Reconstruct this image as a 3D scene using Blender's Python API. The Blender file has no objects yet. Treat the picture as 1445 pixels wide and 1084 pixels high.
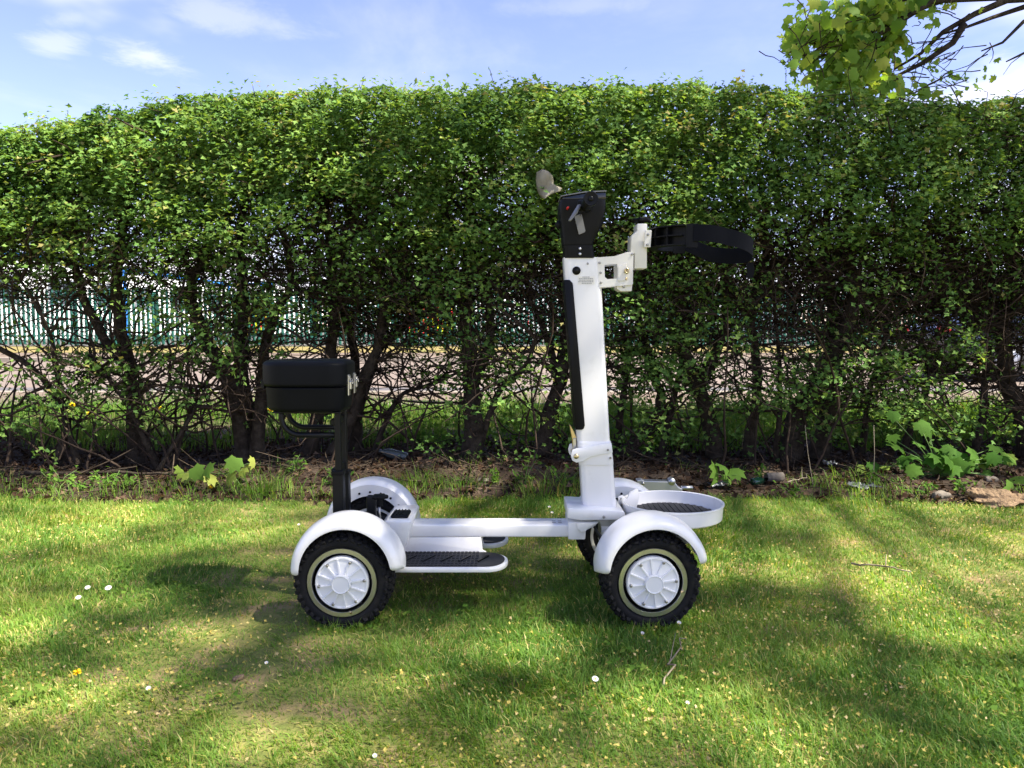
import bpy, bmesh, math, random
import numpy as np
from mathutils import Vector, Matrix

R = math.radians
scene = bpy.context.scene
COL = scene.collection
rng = np.random.default_rng(7)
random.seed(7)

# ------------------------------------------------------------------ camera, light, exposure
CAM_H, PITCH = 0.84, R(4.4)
F, CX, CY = 1085.0, 722.5, 542.0            # focal length and centre of the photograph in its pixels
cam = bpy.data.cameras.new('camera')
cam.sensor_width = 36
cam.lens = 36 * F / 1445
cam.clip_start = 0.05
cam.clip_end = 3000
cam_o = bpy.data.objects.new('camera', cam)
COL.objects.link(cam_o)
cam_o.location = (0, 0, CAM_H)
cam_o.rotation_euler = (math.pi / 2 - PITCH, 0, 0)
scene.camera = cam_o

SUN_EL, SUN_AZ = R(54), R(114)
world = bpy.data.worlds.new('World')
scene.world = world
world.use_nodes = True
wn = world.node_tree
wl = wn.links.new
sky = wn.nodes.new('ShaderNodeTexSky')
sky.sky_type = 'NISHITA'
sky.sun_disc = False
sky.sun_elevation = SUN_EL
sky.sun_rotation = SUN_AZ
sky.air_density = 1.0
sky.dust_density = 0.0
sky.ozone_density = 4.5
bg = wn.nodes['Background']
bg.inputs[1].default_value = 0.108


def wmath(op, a, b=None, clamp=False):
    n = wn.nodes.new('ShaderNodeMath')
    n.operation = op
    n.use_clamp = clamp
    for i, v in enumerate((a, b)):
        if v is None:
            continue
        if isinstance(v, (int, float)):
            n.inputs[i].default_value = v
        else:
            wl(v, n.inputs[i])
    return n.outputs[0]


# clouds: wisps and a few soft puffs, in the plane of the cloud deck
tc = wn.nodes.new('ShaderNodeTexCoord')
sep = wn.nodes.new('ShaderNodeSeparateXYZ')
wl(tc.outputs['Generated'], sep.inputs[0])
zz = wmath('ADD', wmath('MAXIMUM', sep.outputs[2], 0.0), 0.06)
cu = wmath('DIVIDE', sep.outputs[0], zz)
cv = wmath('DIVIDE', sep.outputs[1], zz)
comb = wn.nodes.new('ShaderNodeCombineXYZ')
wl(cu, comb.inputs[0])
wl(cv, comb.inputs[1])


def wnoise(scale, detail, rough, offs, sx=1, sy=1):
    mp = wn.nodes.new('ShaderNodeMapping')
    mp.inputs['Location'].default_value = offs
    mp.inputs['Scale'].default_value = (sx, sy, 1)
    wl(comb.outputs[0], mp.inputs[0])
    n = wn.nodes.new('ShaderNodeTexNoise')
    n.inputs['Scale'].default_value = scale
    n.inputs['Detail'].default_value = detail
    n.inputs['Roughness'].default_value = rough
    n.inputs['Distortion'].default_value = 0.4
    wl(mp.outputs[0], n.inputs['Vector'])
    return n.outputs[0]


def wramp(v, a, b, top=1.0):
    n = wn.nodes.new('ShaderNodeMapRange')
    n.interpolation_type = 'SMOOTHSTEP'
    n.inputs[1].default_value = a
    n.inputs[2].default_value = b
    n.inputs[3].default_value = 0
    n.inputs[4].default_value = top
    wl(v, n.inputs[0])
    return n.outputs[0]


wisps = wramp(wnoise(1.3, 6, 0.6, (3.1, 1.7, 0), 1, 0.6), 0.46, 0.80, 0.15)
fine = wnoise(3.2, 8, 0.66, (0.3, 5.2, 0))
puffs = None
FILL_OFFS = (8.9, 1.2, 0)  # offset that keeps the added bright clouds mostly out of view
# centre direction (x, z with y = 1), half sizes, strength
for (px, py, sx, sz, tilt, k) in ((-0.455, 0.338, 0.062, 0.019, -0.33, 1.0), (-0.575, 0.353, 0.04, 0.016, 0.1, 0.7), (-0.555, 0.385, 0.03, 0.012, 0.1, 0.5),
                                  (0.625, 0.318, 0.05, 0.022, 0.0, 0.85), (-0.34, 0.385, 0.09, 0.022, -0.2, 0.6), (0.10, 0.40, 0.14, 0.016, 0.03, 0.4)):
    dx = wmath('SUBTRACT', wmath('DIVIDE', sep.outputs[0], wmath('MAXIMUM', sep.outputs[1], 0.05)), px)
    dz = wmath('SUBTRACT', wmath('DIVIDE', sep.outputs[2], wmath('MAXIMUM', sep.outputs[1], 0.05)), py)
    c, s = math.cos(tilt), math.sin(tilt)
    a = wmath('DIVIDE', wmath('ADD', wmath('MULTIPLY', dx, c), wmath('MULTIPLY', dz, s)), sx)
    b = wmath('DIVIDE', wmath('SUBTRACT', wmath('MULTIPLY', dz, c), wmath('MULTIPLY', dx, s)), sz)
    d = wmath('SQRT', wmath('ADD', wmath('MULTIPLY', a, a), wmath('MULTIPLY', b, b)))
    d = wmath('ADD', d, wmath('MULTIPLY', wmath('SUBTRACT', fine, 0.5), 3.4))
    m = wn.nodes.new('ShaderNodeMapRange')
    m.interpolation_type = 'SMOOTHSTEP'
    for i, v in ((1, 1.35), (2, 0.1), (3, 0.0), (4, k * .27)):
        m.inputs[i].default_value = v
    wl(d, m.inputs[0])
    puffs = m.outputs[0] if puffs is None else wmath('MAXIMUM', puffs, m.outputs[0])
fill_cumulus = wramp(wnoise(0.55, 5, 0.5, FILL_OFFS, 1, 1), 0.51, 0.70, 0.95)  # bright cloud cover added for fill light, mostly outside the frame
cloud = wmath('MAXIMUM', wmath('MAXIMUM', wisps, puffs, True), fill_cumulus, True)
mix = wn.nodes.new('ShaderNodeMix')
mix.data_type = 'RGBA'
wl(cloud, mix.inputs[0])
balance = wn.nodes.new('ShaderNodeMix')
balance.data_type = 'RGBA'
balance.blend_type = 'MULTIPLY'
balance.inputs[0].default_value = 1
balance.inputs[7].default_value = (.765, .585, .655, 1)
wl(sky.outputs[0], balance.inputs[6])
wl(balance.outputs[2], mix.inputs[6])
mix.inputs[7].default_value = (4.6, 4.25, 4.1, 1)
wl(mix.outputs[2], bg.inputs[0])

sun = bpy.data.lights.new('sun', 'SUN')
sun.energy = 5.0
sun.angle = R(0.9)
sun.color = (1.0, 0.93, 0.80)
sun_o = bpy.data.objects.new('sun', sun)
COL.objects.link(sun_o)
S = Vector((math.sin(SUN_AZ) * math.cos(SUN_EL), math.cos(SUN_AZ) * math.cos(SUN_EL), math.sin(SUN_EL)))
sun_o.rotation_euler = S.to_track_quat('Z', 'Y').to_euler()
sun_o.location = (5, 8, 12)

vs = scene.view_settings
vs.view_transform = 'Standard'
vs.look = 'None'
vs.exposure = 2.08
vs.gamma = 1.0
vs.use_curve_mapping = False
scene.render.film_transparent = False
scene.cycles.max_bounces = 8
scene.cycles.diffuse_bounces = 4
scene.cycles.transparent_max_bounces = 8
scene.cycles.use_denoising = True


# ------------------------------------------------------------------ helpers
def at(px, py, Y):
    """world point on the ray through a pixel of the photograph, at the distance Y in front of the camera"""
    u, v = (px - CX) / F, (CY - py) / F
    yy = math.cos(PITCH) + v * math.sin(PITCH)
    z = v * math.cos(PITCH) - math.sin(PITCH)
    t = Y / yy
    return Vector((u * t, Y, CAM_H + z * t))


def ground_y(py, z=0.0):
    v = (CY - py) / F
    yy = math.cos(PITCH) + v * math.sin(PITCH)
    zz_ = v * math.cos(PITCH) - math.sin(PITCH)
    return (z - CAM_H) / zz_ * yy


class Noise:
    """sum of random plane waves, cheap smooth noise in about -1..1"""
    def __init__(self, freq, n=10, seed=0):
        r = np.random.default_rng(seed)
        d = r.normal(size=(n, 3))
        d /= np.linalg.norm(d, axis=1)[:, None]
        self.k = d * (freq * 2 * math.pi * r.uniform(.6, 1.5, n)[:, None])
        self.p = r.uniform(0, 6.28, n)
        self.n = n

    def __call__(self, P):
        P = np.asarray(P, float)
        return np.sin(P @ self.k.T + self.p).sum(1) / math.sqrt(self.n / 2) * .6


class MB:
    """collects shapes, then links them as ONE mesh object"""
    def __init__(self):
        self.v, self.f, self.sm = [], [], []

    def add(self, vs, fs, smooth=False, M=None):
        o = len(self.v)
        for p in vs:
            p = Vector(p)
            self.v.append(M @ p if M is not None else p)
        for f in fs:
            self.f.append([i + o for i in f])
            self.sm.append(smooth)
        return self

    def bm(self, bm, smooth=False, M=None):
        bm.verts.index_update()
        self.add([v.co.copy() for v in bm.verts], [[v.index for v in f.verts] for f in bm.faces], smooth, M)
        bm.free()
        return self

    def box(self, x0, x1, y0, y1, z0, z1, bev=0.0, seg=2, M=None):
        bm = bmesh.new()
        bmesh.ops.create_cube(bm, size=1)
        for v in bm.verts:
            v.co = Vector(((x0 + x1) / 2 + v.co.x * (x1 - x0), (y0 + y1) / 2 + v.co.y * (y1 - y0), (z0 + z1) / 2 + v.co.z * (z1 - z0)))
        if bev > 0:
            bmesh.ops.bevel(bm, geom=list(bm.edges), offset=bev, segments=seg, profile=.5, affect='EDGES')
        return self.bm(bm, False, M)

    def prism(self, pts, y0, y1, bev=0.0, seg=2, M=None):
        """outline in x, z pushed from y0 to y1"""
        bm = bmesh.new()
        vs = [bm.verts.new((p[0], y0, p[1])) for p in pts]
        f = bm.faces.new(vs)
        r = bmesh.ops.extrude_face_region(bm, geom=[f])
        for v in r['geom']:
            if isinstance(v, bmesh.types.BMVert):
                v.co.y = y1
        bmesh.ops.recalc_face_normals(bm, faces=list(bm.faces))
        if bev > 0:
            ed = [e for e in bm.edges if len(e.link_faces) == 2 and e.calc_face_angle(0) > .5]
            bmesh.ops.bevel(bm, geom=ed, offset=bev, segments=seg, profile=.5, affect='EDGES')
        return self.bm(bm, False, M)

    def slab(self, pts, z0, z1, bev=0.0, seg=2, M=None):
        """outline in x, y pushed from z0 to z1"""
        bm = bmesh.new()
        vs = [bm.verts.new((p[0], p[1], z0)) for p in pts]
        f = bm.faces.new(vs)
        r = bmesh.ops.extrude_face_region(bm, geom=[f])
        for v in r['geom']:
            if isinstance(v, bmesh.types.BMVert):
                v.co.z = z1
        bmesh.ops.recalc_face_normals(bm, faces=list(bm.faces))
        if bev > 0:
            ed = [e for e in bm.edges if len(e.link_faces) == 2 and e.calc_face_angle(0) > .5]
            bmesh.ops.bevel(bm, geom=ed, offset=bev, segments=seg, profile=.5, affect='EDGES')
        return self.bm(bm, False, M)

    def rings(self, loops, closed=True, cap=True, smooth=True, M=None):
        n = len(loops[0])
        vs = [p for l in loops for p in l]
        fs = []
        for i in range(len(loops) - 1):
            for j in range(n if closed else n - 1):
                k = (j + 1) % n
                fs.append([i * n + j, i * n + k, (i + 1) * n + k, (i + 1) * n + j])
        self.add(vs, fs, smooth, M)
        if cap:
            self.add(loops[0], [list(range(n))[::-1]], False, M)
            self.add(loops[-1], [list(range(n))], False, M)
        return self

    def tube(self, pts, rad, n=8, cap=True, smooth=True, M=None, flat=1.0):
        pts = [Vector(p) for p in pts]
        if isinstance(rad, (int, float)):
            rad = [rad] * len(pts)
        t0 = (pts[1] - pts[0]).normalized()
        up = Vector((0, 0, 1)) if abs(t0.z) < .9 else Vector((0, 1, 0))
        a = t0.cross(up).normalized()
        loops = []
        for i, p in enumerate(pts):
            t = (pts[min(i + 1, len(pts) - 1)] - pts[max(i - 1, 0)]).normalized()
            a = (a - t * a.dot(t)).normalized()
            b = t.cross(a)
            loops.append([p + a * (rad[i] * math.cos(6.28318 * k / n)) + b * (rad[i] * flat * math.sin(6.28318 * k / n)) for k in range(n)])
        return self.rings(loops, True, cap, smooth, M)

    def lathe(self, prof, n=48, c=(0, 0, 0), a0=0, a1=2 * math.pi, smooth=True, M=None):
        """profile of (radius, y) turned round the Y axis through c"""
        full = abs(a1 - a0 - 2 * math.pi) < 1e-6
        m = n if full else n + 1
        vs, fs = [], []
        for i in range(m):
            a = a0 + (a1 - a0) * i / n
            for (r, y) in prof:
                vs.append((c[0] + r * math.cos(a), c[1] + y, c[2] + r * math.sin(a)))
        k = len(prof)
        for i in range(n):
            j = (i + 1) % m
            for q in range(k - 1):
                fs.append([i * k + q, i * k + q + 1, j * k + q + 1, j * k + q])
        return self.add(vs, fs, smooth, M)

    def grid(self, rows, smooth=True, M=None):
        n = len(rows[0])
        vs = [p for r_ in rows for p in r_]
        fs = [[i * n + j, i * n + j + 1, (i + 1) * n + j + 1, (i + 1) * n + j] for i in range(len(rows) - 1) for j in range(n - 1)]
        return self.add(vs, fs, smooth, M)

    def build(self, name, m, parent=None, base=None, smooth_angle=None):
        if base is None:
            base = BASE.get(parent.name, Vector((0, 0, 0))) if parent is not None else Vector((0, 0, 0))
        me = bpy.data.meshes.new(name)
        me.from_pydata([tuple(v - base) for v in self.v], [], self.f)
        me.polygons.foreach_set('use_smooth', self.sm)
        bm = bmesh.new()
        bm.from_mesh(me)
        bmesh.ops.remove_doubles(bm, verts=list(bm.verts), dist=1e-6)
        bmesh.ops.recalc_face_normals(bm, faces=list(bm.faces))
        bm.to_mesh(me)
        bm.free()
        me.update()
        if smooth_angle:
            me.polygons.foreach_set('use_smooth', [True] * len(me.polygons))
            me.set_sharp_from_angle(angle=smooth_angle)
        if m is not None:
            me.materials.append(m)
        return link(name, me, parent, base)


BASE = {}


def link(name, data, parent=None, base=None):
    o = bpy.data.objects.new(name, data)
    COL.objects.link(o)
    if parent is not None:
        o.parent = parent
        BASE[o.name] = base if base is not None else BASE.get(parent.name, Vector((0, 0, 0)))
    else:
        BASE[o.name] = base if base is not None else Vector((0, 0, 0))
        o.location = BASE[o.name]
    return o


def tag(o, label=None, cat=None, group=None, kind=None):
    for k, v in (('label', label), ('category', cat), ('group', group), ('kind', kind)):
        if v:
            o[k] = v
    return o


def thing(name, base, label, cat, group=None):
    return tag(link(name, None, None, Vector(base)), label, cat, group)


def fast_mesh(name, V, T, m, attrs=None, smooth=False):
    """mesh straight from arrays of points and triangles (or quads)"""
    V = np.ascontiguousarray(V, np.float32)
    T = np.ascontiguousarray(T, np.int32)
    me = bpy.data.meshes.new(name)
    k = T.shape[1]
    me.vertices.add(len(V))
    me.vertices.foreach_set('co', V.ravel())
    me.loops.add(T.size)
    me.loops.foreach_set('vertex_index', T.ravel())
    me.polygons.add(len(T))
    me.polygons.foreach_set('loop_start', np.arange(0, T.size, k, dtype=np.int32))
    me.update(calc_edges=True)
    if smooth:
        me.polygons.foreach_set('use_smooth', np.ones(len(T), bool))
    for an, arr in (attrs or {}).items():
        a = me.attributes.new(an, 'FLOAT', 'POINT')
        a.data.foreach_set('value', np.ascontiguousarray(arr, np.float32))
    if m is not None:
        me.materials.append(m)
    me.validate()
    return me


# ------------------------------------------------------------------ materials
def principled(name, color, rough=.5, metal=0.0, spec=.5, var=None, bump=None, coat=0.0, coords='Object'):
    m = bpy.data.materials.new(name)
    m.use_nodes = True
    nt = m.node_tree
    p = nt.nodes['Principled BSDF']
    p.inputs['Base Color'].default_value = (*color, 1)
    p.inputs['Roughness'].default_value = rough
    p.inputs['Metallic'].default_value = metal
    p.inputs['Specular IOR Level'].default_value = spec
    p.inputs['Coat Weight'].default_value = coat
    p.inputs['Coat Roughness'].default_value = 0.08
    tcn = nt.nodes.new('ShaderNodeTexCoord')
    if var:
        color2, scale, detail = var[:3]
        n = nt.nodes.new('ShaderNodeTexNoise')
        n.inputs['Scale'].default_value = scale
        n.inputs['Detail'].default_value = detail
        n.inputs['Roughness'].default_value = .62
        nt.links.new(tcn.outputs[coords], n.inputs['Vector'])
        mr = nt.nodes.new('ShaderNodeMapRange')
        lo, hi = var[3:5] if len(var) > 3 else (.35, .65)
        mr.inputs[1].default_value = lo
        mr.inputs[2].default_value = hi
        nt.links.new(n.outputs[0], mr.inputs[0])
        mx = nt.nodes.new('ShaderNodeMix')
        mx.data_type = 'RGBA'
        mx.inputs[6].default_value = (*color, 1)
        mx.inputs[7].default_value = (*color2, 1)
        nt.links.new(mr.outputs[0], mx.inputs[0])
        nt.links.new(mx.outputs[2], p.inputs['Base Color'])
    if bump:
        scale, strength, dist = bump
        n = nt.nodes.new('ShaderNodeTexNoise')
        n.inputs['Scale'].default_value = scale
        n.inputs['Detail'].default_value = 4
        nt.links.new(tcn.outputs[coords], n.inputs['Vector'])
        b = nt.nodes.new('ShaderNodeBump')
        b.inputs['Strength'].default_value = strength
        b.inputs['Distance'].default_value = dist
        nt.links.new(n.outputs[0], b.inputs['Height'])
        nt.links.new(b.outputs[0], p.inputs['Normal'])
    return m


def leafy(name, stops, trans=.4, rough=.45, spec=.35, tcol=1.0):
    """leaf or blade: reflects and lets light through; 'tint' picks the tone of each piece"""
    m = bpy.data.materials.new(name)
    m.use_nodes = True
    nt = m.node_tree
    p = nt.nodes['Principled BSDF']
    at_ = nt.nodes.new('ShaderNodeAttribute')
    at_.attribute_name = 'tint'
    cr = nt.nodes.new('ShaderNodeValToRGB')
    el = cr.color_ramp.elements
    while len(el) < len(stops):
        el.new(.5)
    for e, (pos, c) in zip(el, stops):
        e.position = pos
        e.color = (*c, 1)
    nt.links.new(at_.outputs['Fac'], cr.inputs[0])
    p.inputs['Roughness'].default_value = rough
    p.inputs['Specular IOR Level'].default_value = spec
    nt.links.new(cr.outputs[0], p.inputs['Base Color'])
    t = nt.nodes.new('ShaderNodeBsdfTranslucent')
    hs = nt.nodes.new('ShaderNodeMix')
    hs.data_type = 'RGBA'
    hs.blend_type = 'MULTIPLY'
    hs.inputs[0].default_value = 1
    hs.inputs[7].default_value = (1.5 * tcol, 1.35 * tcol, .6 * tcol, 1)
    nt.links.new(cr.outputs[0], hs.inputs[6])
    nt.links.new(hs.outputs[2], t.inputs[0])
    mx = nt.nodes.new('ShaderNodeMixShader')
    mx.inputs[0].default_value = trans
    nt.links.new(p.outputs[0], mx.inputs[1])
    nt.links.new(t.outputs[0], mx.inputs[2])
    nt.links.new(mx.outputs[0], nt.nodes['Material Output'].inputs[0])
    return m


M = {}
M['white'] = principled('gloss_white_paint', (.78, .772, .755), .28, 0, .5, var=((.68, .665, .635), 14, 8, .56, .80), coat=.4)
M['white_cast'] = principled('white_cast_paint', (.78, .78, .77), .42, 0, .5, bump=(240, .12, .001))
M['cream'] = principled('cream_white_paint', (.76, .74, .68), .4, 0, .5, var=((.70, .68, .62), 12, 3))
M['black_plastic'] = principled('black_plastic', (.0032, .0036, .0046), .45, 0, .15, bump=(500, .15, .0006))
M['black_box'] = principled('black_moulded_plastic', (.0030, .0036, .0048), .5, 0, .11, bump=(420, .3, .0006))
M['black_steel'] = principled('black_painted_steel', (.004, .0046, .0058), .4, 0, .22)
M['rubber'] = principled('tyre_rubber', (.008, .008, .009), .72, 0, .2, var=((.030, .026, .021), 26, 5, .52, .75), bump=(180, .3, .001))
M['mat'] = principled('ribbed_rubber_mat', (.018, .018, .02), .6, 0, .3, var=((.028, .028, .03), 60, 3))
M['strap'] = principled('black_webbing', (.0045, .005, .008), .8, 0, .12, bump=(600, .4, .001))
M['steel'] = principled('brushed_steel', (.60, .60, .61), .3, 1, .5, var=((.52, .52, .52), 30, 2))
M['bolt'] = principled('zinc_bolt', (.35, .34, .32), .38, 1)
M['brass'] = principled('yellow_zinc', (.62, .50, .28), .32, 1)
M['grey_print'] = principled('grey_label', (.17, .17, .17), .5)
M['label_grey'] = principled('pale_label', (.45, .46, .48), .5)
M['ink'] = principled('grey_ink', (.28, .28, .29), .6)
M['red'] = principled('red_plastic', (.6, .02, .02), .4)
M['alu'] = principled('grey_alloy', (.42, .43, .45), .4, 1)
M['glass_dark'] = principled('dark_screen', (.01, .012, .014), .08, 0, .5)
M['cable'] = principled('black_cable', (.01, .01, .01), .5)

M['bark'] = principled('dark_bark', (.026, .020, .015), .92, 0, .08, var=((.06, .048, .036), 22, 6, .4, .66), bump=(55, .9, .012))
M['twig'] = principled('twig_bark', (.026, .018, .014), .88, 0, .08, var=((.06, .043, .032), 9, 3))
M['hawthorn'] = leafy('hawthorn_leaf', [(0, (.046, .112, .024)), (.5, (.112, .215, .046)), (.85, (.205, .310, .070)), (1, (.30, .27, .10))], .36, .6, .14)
M['sycamore'] = leafy('sycamore_leaf', [(0, (.09, .19, .03)), (.6, (.19, .32, .055)), (1, (.34, .40, .08))], .62, .6, .15)
M['seedling'] = leafy('young_sycamore_leaf', [(0, (.05, .13, .018)), (.5, (.13, .24, .04)), (1, (.44, .44, .11))], .42, .7, .1)
M['weed'] = leafy('weed_leaf', [(0, (.04, .10, .016)), (.6, (.085, .175, .026)), (1, (.15, .23, .04))], .4, .75, .06)
M['grass'] = leafy('grass_blade', [(0, (.072, .165, .024)), (.45, (.150, .275, .040)), (.78, (.245, .34, .062)), (.93, (.43, .39, .12)), (1, (.60, .50, .23))], .5, .5, .25)
M['verge_grass'] = leafy('verge_grass_blade', [(0, (.05, .12, .018)), (.6, (.10, .20, .032)), (1, (.24, .22, .08))], .4, .75, .06)
M['dead_leaf'] = leafy('dead_leaf', [(0, (.024, .014, .009)), (.7, (.062, .038, .025)), (1, (.15, .10, .068))], .12, .9, .03)
M['petal'] = leafy('fallen_flower', [(0, (.32, .24, .06)), (.6, (.48, .40, .10)), (1, (.55, .42, .22))], .25, .6, .2)
M['straw'] = principled('dry_twig', (.030, .022, .016), .9, 0, .05, var=((.075, .058, .042), 20, 3))


def ground_mat(name, cols, scales, rough=.95, bump=None):
    m = principled(name, cols[0], rough, 0, .15, var=(cols[1], scales[0], 6, .38, .64), bump=bump)
    nt = m.node_tree
    p = nt.nodes['Principled BSDF']
    src = p.inputs['Base Color'].links[0].from_socket
    n = nt.nodes.new('ShaderNodeTexNoise')
    n.inputs['Scale'].default_value = scales[1]
    n.inputs['Detail'].default_value = 5
    tcn = nt.nodes.new('ShaderNodeTexCoord')
    nt.links.new(tcn.outputs['Object'], n.inputs['Vector'])
    mr = nt.nodes.new('ShaderNodeMapRange')
    mr.inputs[1].default_value = .48
    mr.inputs[2].default_value = .66
    nt.links.new(n.outputs[0], mr.inputs[0])
    mx = nt.nodes.new('ShaderNodeMix')
    mx.data_type = 'RGBA'
    mx.inputs[7].default_value = (*cols[2], 1)
    nt.links.new(mr.outputs[0], mx.inputs[0])
    nt.links.new(src, mx.inputs[6])
    nt.links.new(mx.outputs[2], p.inputs['Base Color'])
    return m


M['lawn'] = ground_mat('lawn_soil', ((.12, .145, .036), (.19, .185, .055), (.26, .19, .095)), (35, 7), bump=(60, .6, .02))
M['soil'] = ground_mat('bark_soil', ((.034, .022, .015), (.058, .040, .028), (.09, .066, .048)), (40, 6), bump=(70, .8, .03))
M['verge'] = ground_mat('verge_soil', ((.045, .06, .016), (.07, .08, .026), (.08, .06, .034)), (20, 3), bump=(40, .5, .02))
M['far_verge'] = ground_mat('dry_verge', ((.15, .125, .045), (.20, .145, .065), (.12, .125, .035)), (3, .6))
M['path'] = ground_mat('footpath_asphalt', ((.115, .088, .070), (.135, .104, .082), (.10, .078, .064)), (90, 2))
M['road'] = ground_mat('road_asphalt', ((.135, .108, .094), (.155, .125, .108), (.118, .096, .085)), (70, 1.2))
M['road_strip'] = ground_mat('dark_asphalt', ((.085, .08, .085), (.098, .092, .096), (.075, .07, .076)), (70, 2))
M['kerb'] = principled('kerb_concrete', (.22, .19, .165), .9, 0, .2, var=((.18, .155, .135), 6, 4))
M['yard'] = ground_mat('yard_concrete', ((.07, .068, .064), (.085, .081, .075), (.06, .058, .055)), (3, .5))
M['ground'] = ground_mat('far_ground', ((.10, .12, .05), (.13, .14, .06), (.15, .13, .09)), (.5, .05))
M['fence'] = principled('green_steel', (.010, .070, .056), .5, 0, .3, var=((.014, .09, .072), 4, 2))
M['bldg'] = principled('white_cladding', (.78, .78, .78), .6, 0, .3, var=((.70, .71, .72), 2, 3))
M['bldg_grey'] = principled('grey_cladding', (.20, .22, .26), .6, 0, .3, var=((.17, .19, .23), 2, 3))
M['blue'] = principled('blue_trim', (.02, .17, .55), .5)
M['van_white'] = principled('van_white', (.80, .80, .80), .3, 0, .5, coat=.5)
M['window'] = principled('dark_window', (.03, .04, .05), .08, 0, .6)
M['lamp_red'] = principled('red_lamp', (.5, .02, .02), .3)
M['brown_brick'] = principled('brown_brick', (.30, .15, .09), .85, 0, .2, var=((.22, .11, .07), 8, 3))
M['stone'] = principled('field_stone', (.20, .17, .14), .9, 0, .2, var=((.11, .095, .08), 14, 5), bump=(40, .8, .01))
M['mound'] = principled('dry_soil', (.30, .21, .13), .95, 0, .1, var=((.17, .115, .07), 16, 6), bump=(45, 1, .03))
M['plastic'] = principled('dirty_plastic_sheet', (.30, .27, .21), .5, 0, .3, var=((.19, .17, .13), 14, 5), bump=(30, .6, .01))
M['clear_plastic'] = principled('clear_wrapper', (.10, .105, .115), .35, 0, .6)
M['green_glass'] = principled('green_glass', (.003, .02, .012), .08, 0, .5)
M['grey_glass'] = principled('grey_glass', (.05, .06, .06), .15, 0, .5)
M['daisy'] = leafy('daisy_petal', [(0, (.75, .74, .72)), (1, (.80, .76, .76))], .2, .6, .2, .6)
M['daisy_eye'] = principled('daisy_eye', (.70, .50, .04), .8)
M['dandelion'] = leafy('dandelion_petal', [(0, (.70, .48, .01)), (1, (.80, .60, .03))], .2, .6, .2, .7)
M['stalk'] = principled('green_stalk', (.09, .16, .04), .6, 0, .3)
M['pale_stalk'] = principled('pale_dry_stalk', (.20, .165, .115), .7, 0, .3)
M['dark_car'] = principled('dark_blue_paint', (.012, .016, .035), .25, 0, .5, coat=.6)


def chevrons():
    m = bpy.data.materials.new('red_and_yellow_chevrons')
    m.use_nodes = True
    nt = m.node_tree
    p = nt.nodes['Principled BSDF']
    p.inputs['Roughness'].default_value = .4
    t = nt.nodes.new('ShaderNodeTexCoord')
    s = nt.nodes.new('ShaderNodeSeparateXYZ')
    nt.links.new(t.outputs['Object'], s.inputs[0])

    def mt(op, a, b):
        n = nt.nodes.new('ShaderNodeMath')
        n.operation = op
        for i, v in enumerate((a, b)):
            if v is None:
                continue
            if isinstance(v, (int, float)):
                n.inputs[i].default_value = v
            else:
                nt.links.new(v, n.inputs[i])
        return n.outputs[0]
    d = mt('ADD', mt('ABSOLUTE', s.outputs[0], None), s.outputs[2])
    fr = mt('FRACT', mt('MULTIPLY', d, 2.2), None)
    st = mt('GREATER_THAN', fr, .5)
    mx = nt.nodes.new('ShaderNodeMix')
    mx.data_type = 'RGBA'
    mx.inputs[6].default_value = (.62, .72, .01, 1)
    mx.inputs[7].default_value = (.70, .03, .04, 1)
    nt.links.new(st, mx.inputs[0])
    nt.links.new(mx.outputs[2], p.inputs['Base Color'])
    return m


M['chevron'] = chevrons()

# ------------------------------------------------------------------ the setting
hn1, hn2 = Noise(.35, 8, 21), Noise(1.8, 10, 22)


def bed_z(x, y):
    """height of the planted strip under the hedge"""
    P = np.stack([np.atleast_1d(x) + 0 * np.atleast_1d(y), np.atleast_1d(y) + 0 * np.atleast_1d(x), 0 * np.atleast_1d(x) + 0 * np.atleast_1d(y)], 1)
    e = np.clip((P[:, 1] - 3.45) / .5, 0, 1)
    return .006 + e * (.045 + .02 * hn1(P) + .014 * hn2(P))


def sheet(name, x0, x1, y0, y1, z, m, nx=1, ny=1, zf=None):
    xs, ys = np.linspace(x0, x1, nx + 1), np.linspace(y0, y1, ny + 1)
    X, Y = np.meshgrid(xs, ys)
    X, Y = X.ravel(), Y.ravel()
    Z = np.full(X.shape, z) if zf is None else zf(X, Y)
    i = np.arange(nx * ny)
    a = (i // nx) * (nx + 1) + i % nx
    Q = np.stack([a, a + 1, a + nx + 2, a + nx + 1], 1)
    me = fast_mesh(name, np.stack([X, Y, Z], 1), Q, m, smooth=True)
    return tag(link(name, me), kind='structure')


EDGE_Y = 3.70          # where the lawn meets the planted strip


def lawn_edge(x):
    return EDGE_Y + .07 * np.sin(1.7 * x + .4) + .04 * np.sin(4.3 * x + 1) - .05 * np.clip(x - .6, 0, 1)


ln = Noise(.5, 8, 3)
sheet('ground', -900, 900, -300, 1500, -.03, M['ground'])
sheet('lawn', -9, 9, -8, 4.4, 0, M['lawn'], 90, 62, lambda x, y: .008 * ln(np.stack([x, y, 0 * x], 1)) * np.clip(y + 6, 0, 1))
sheet('soil_bed', -9, 9, 3.45, 5.9, 0, M['soil'], 180, 60, lambda x, y: np.where(y < lawn_edge(x) - .05, -.02, bed_z(x, y)))
sheet('grass_verge', -26, 26, 5.55, 7.45, .055, M['verge'], 60, 8, lambda x, y: .05 + .02 * hn1(np.stack([x, y, 0 * x], 1)))
mb = MB().box(-30, 30, 7.42, 7.52, -.03, .075, .012)
tag(mb.build('path_edging', M['kerb']), kind='structure')
sheet('footpath', -60, 60, 7.52, 9.0, .05, M['path'])
mb = MB().box(-60, 60, 9.0, 9.13, -.03, .06, .015)
tag(mb.build('kerb', M['kerb']), kind='structure')
sheet('road', -90, 90, 9.13, 17.6, -.012, M['road'])
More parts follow.
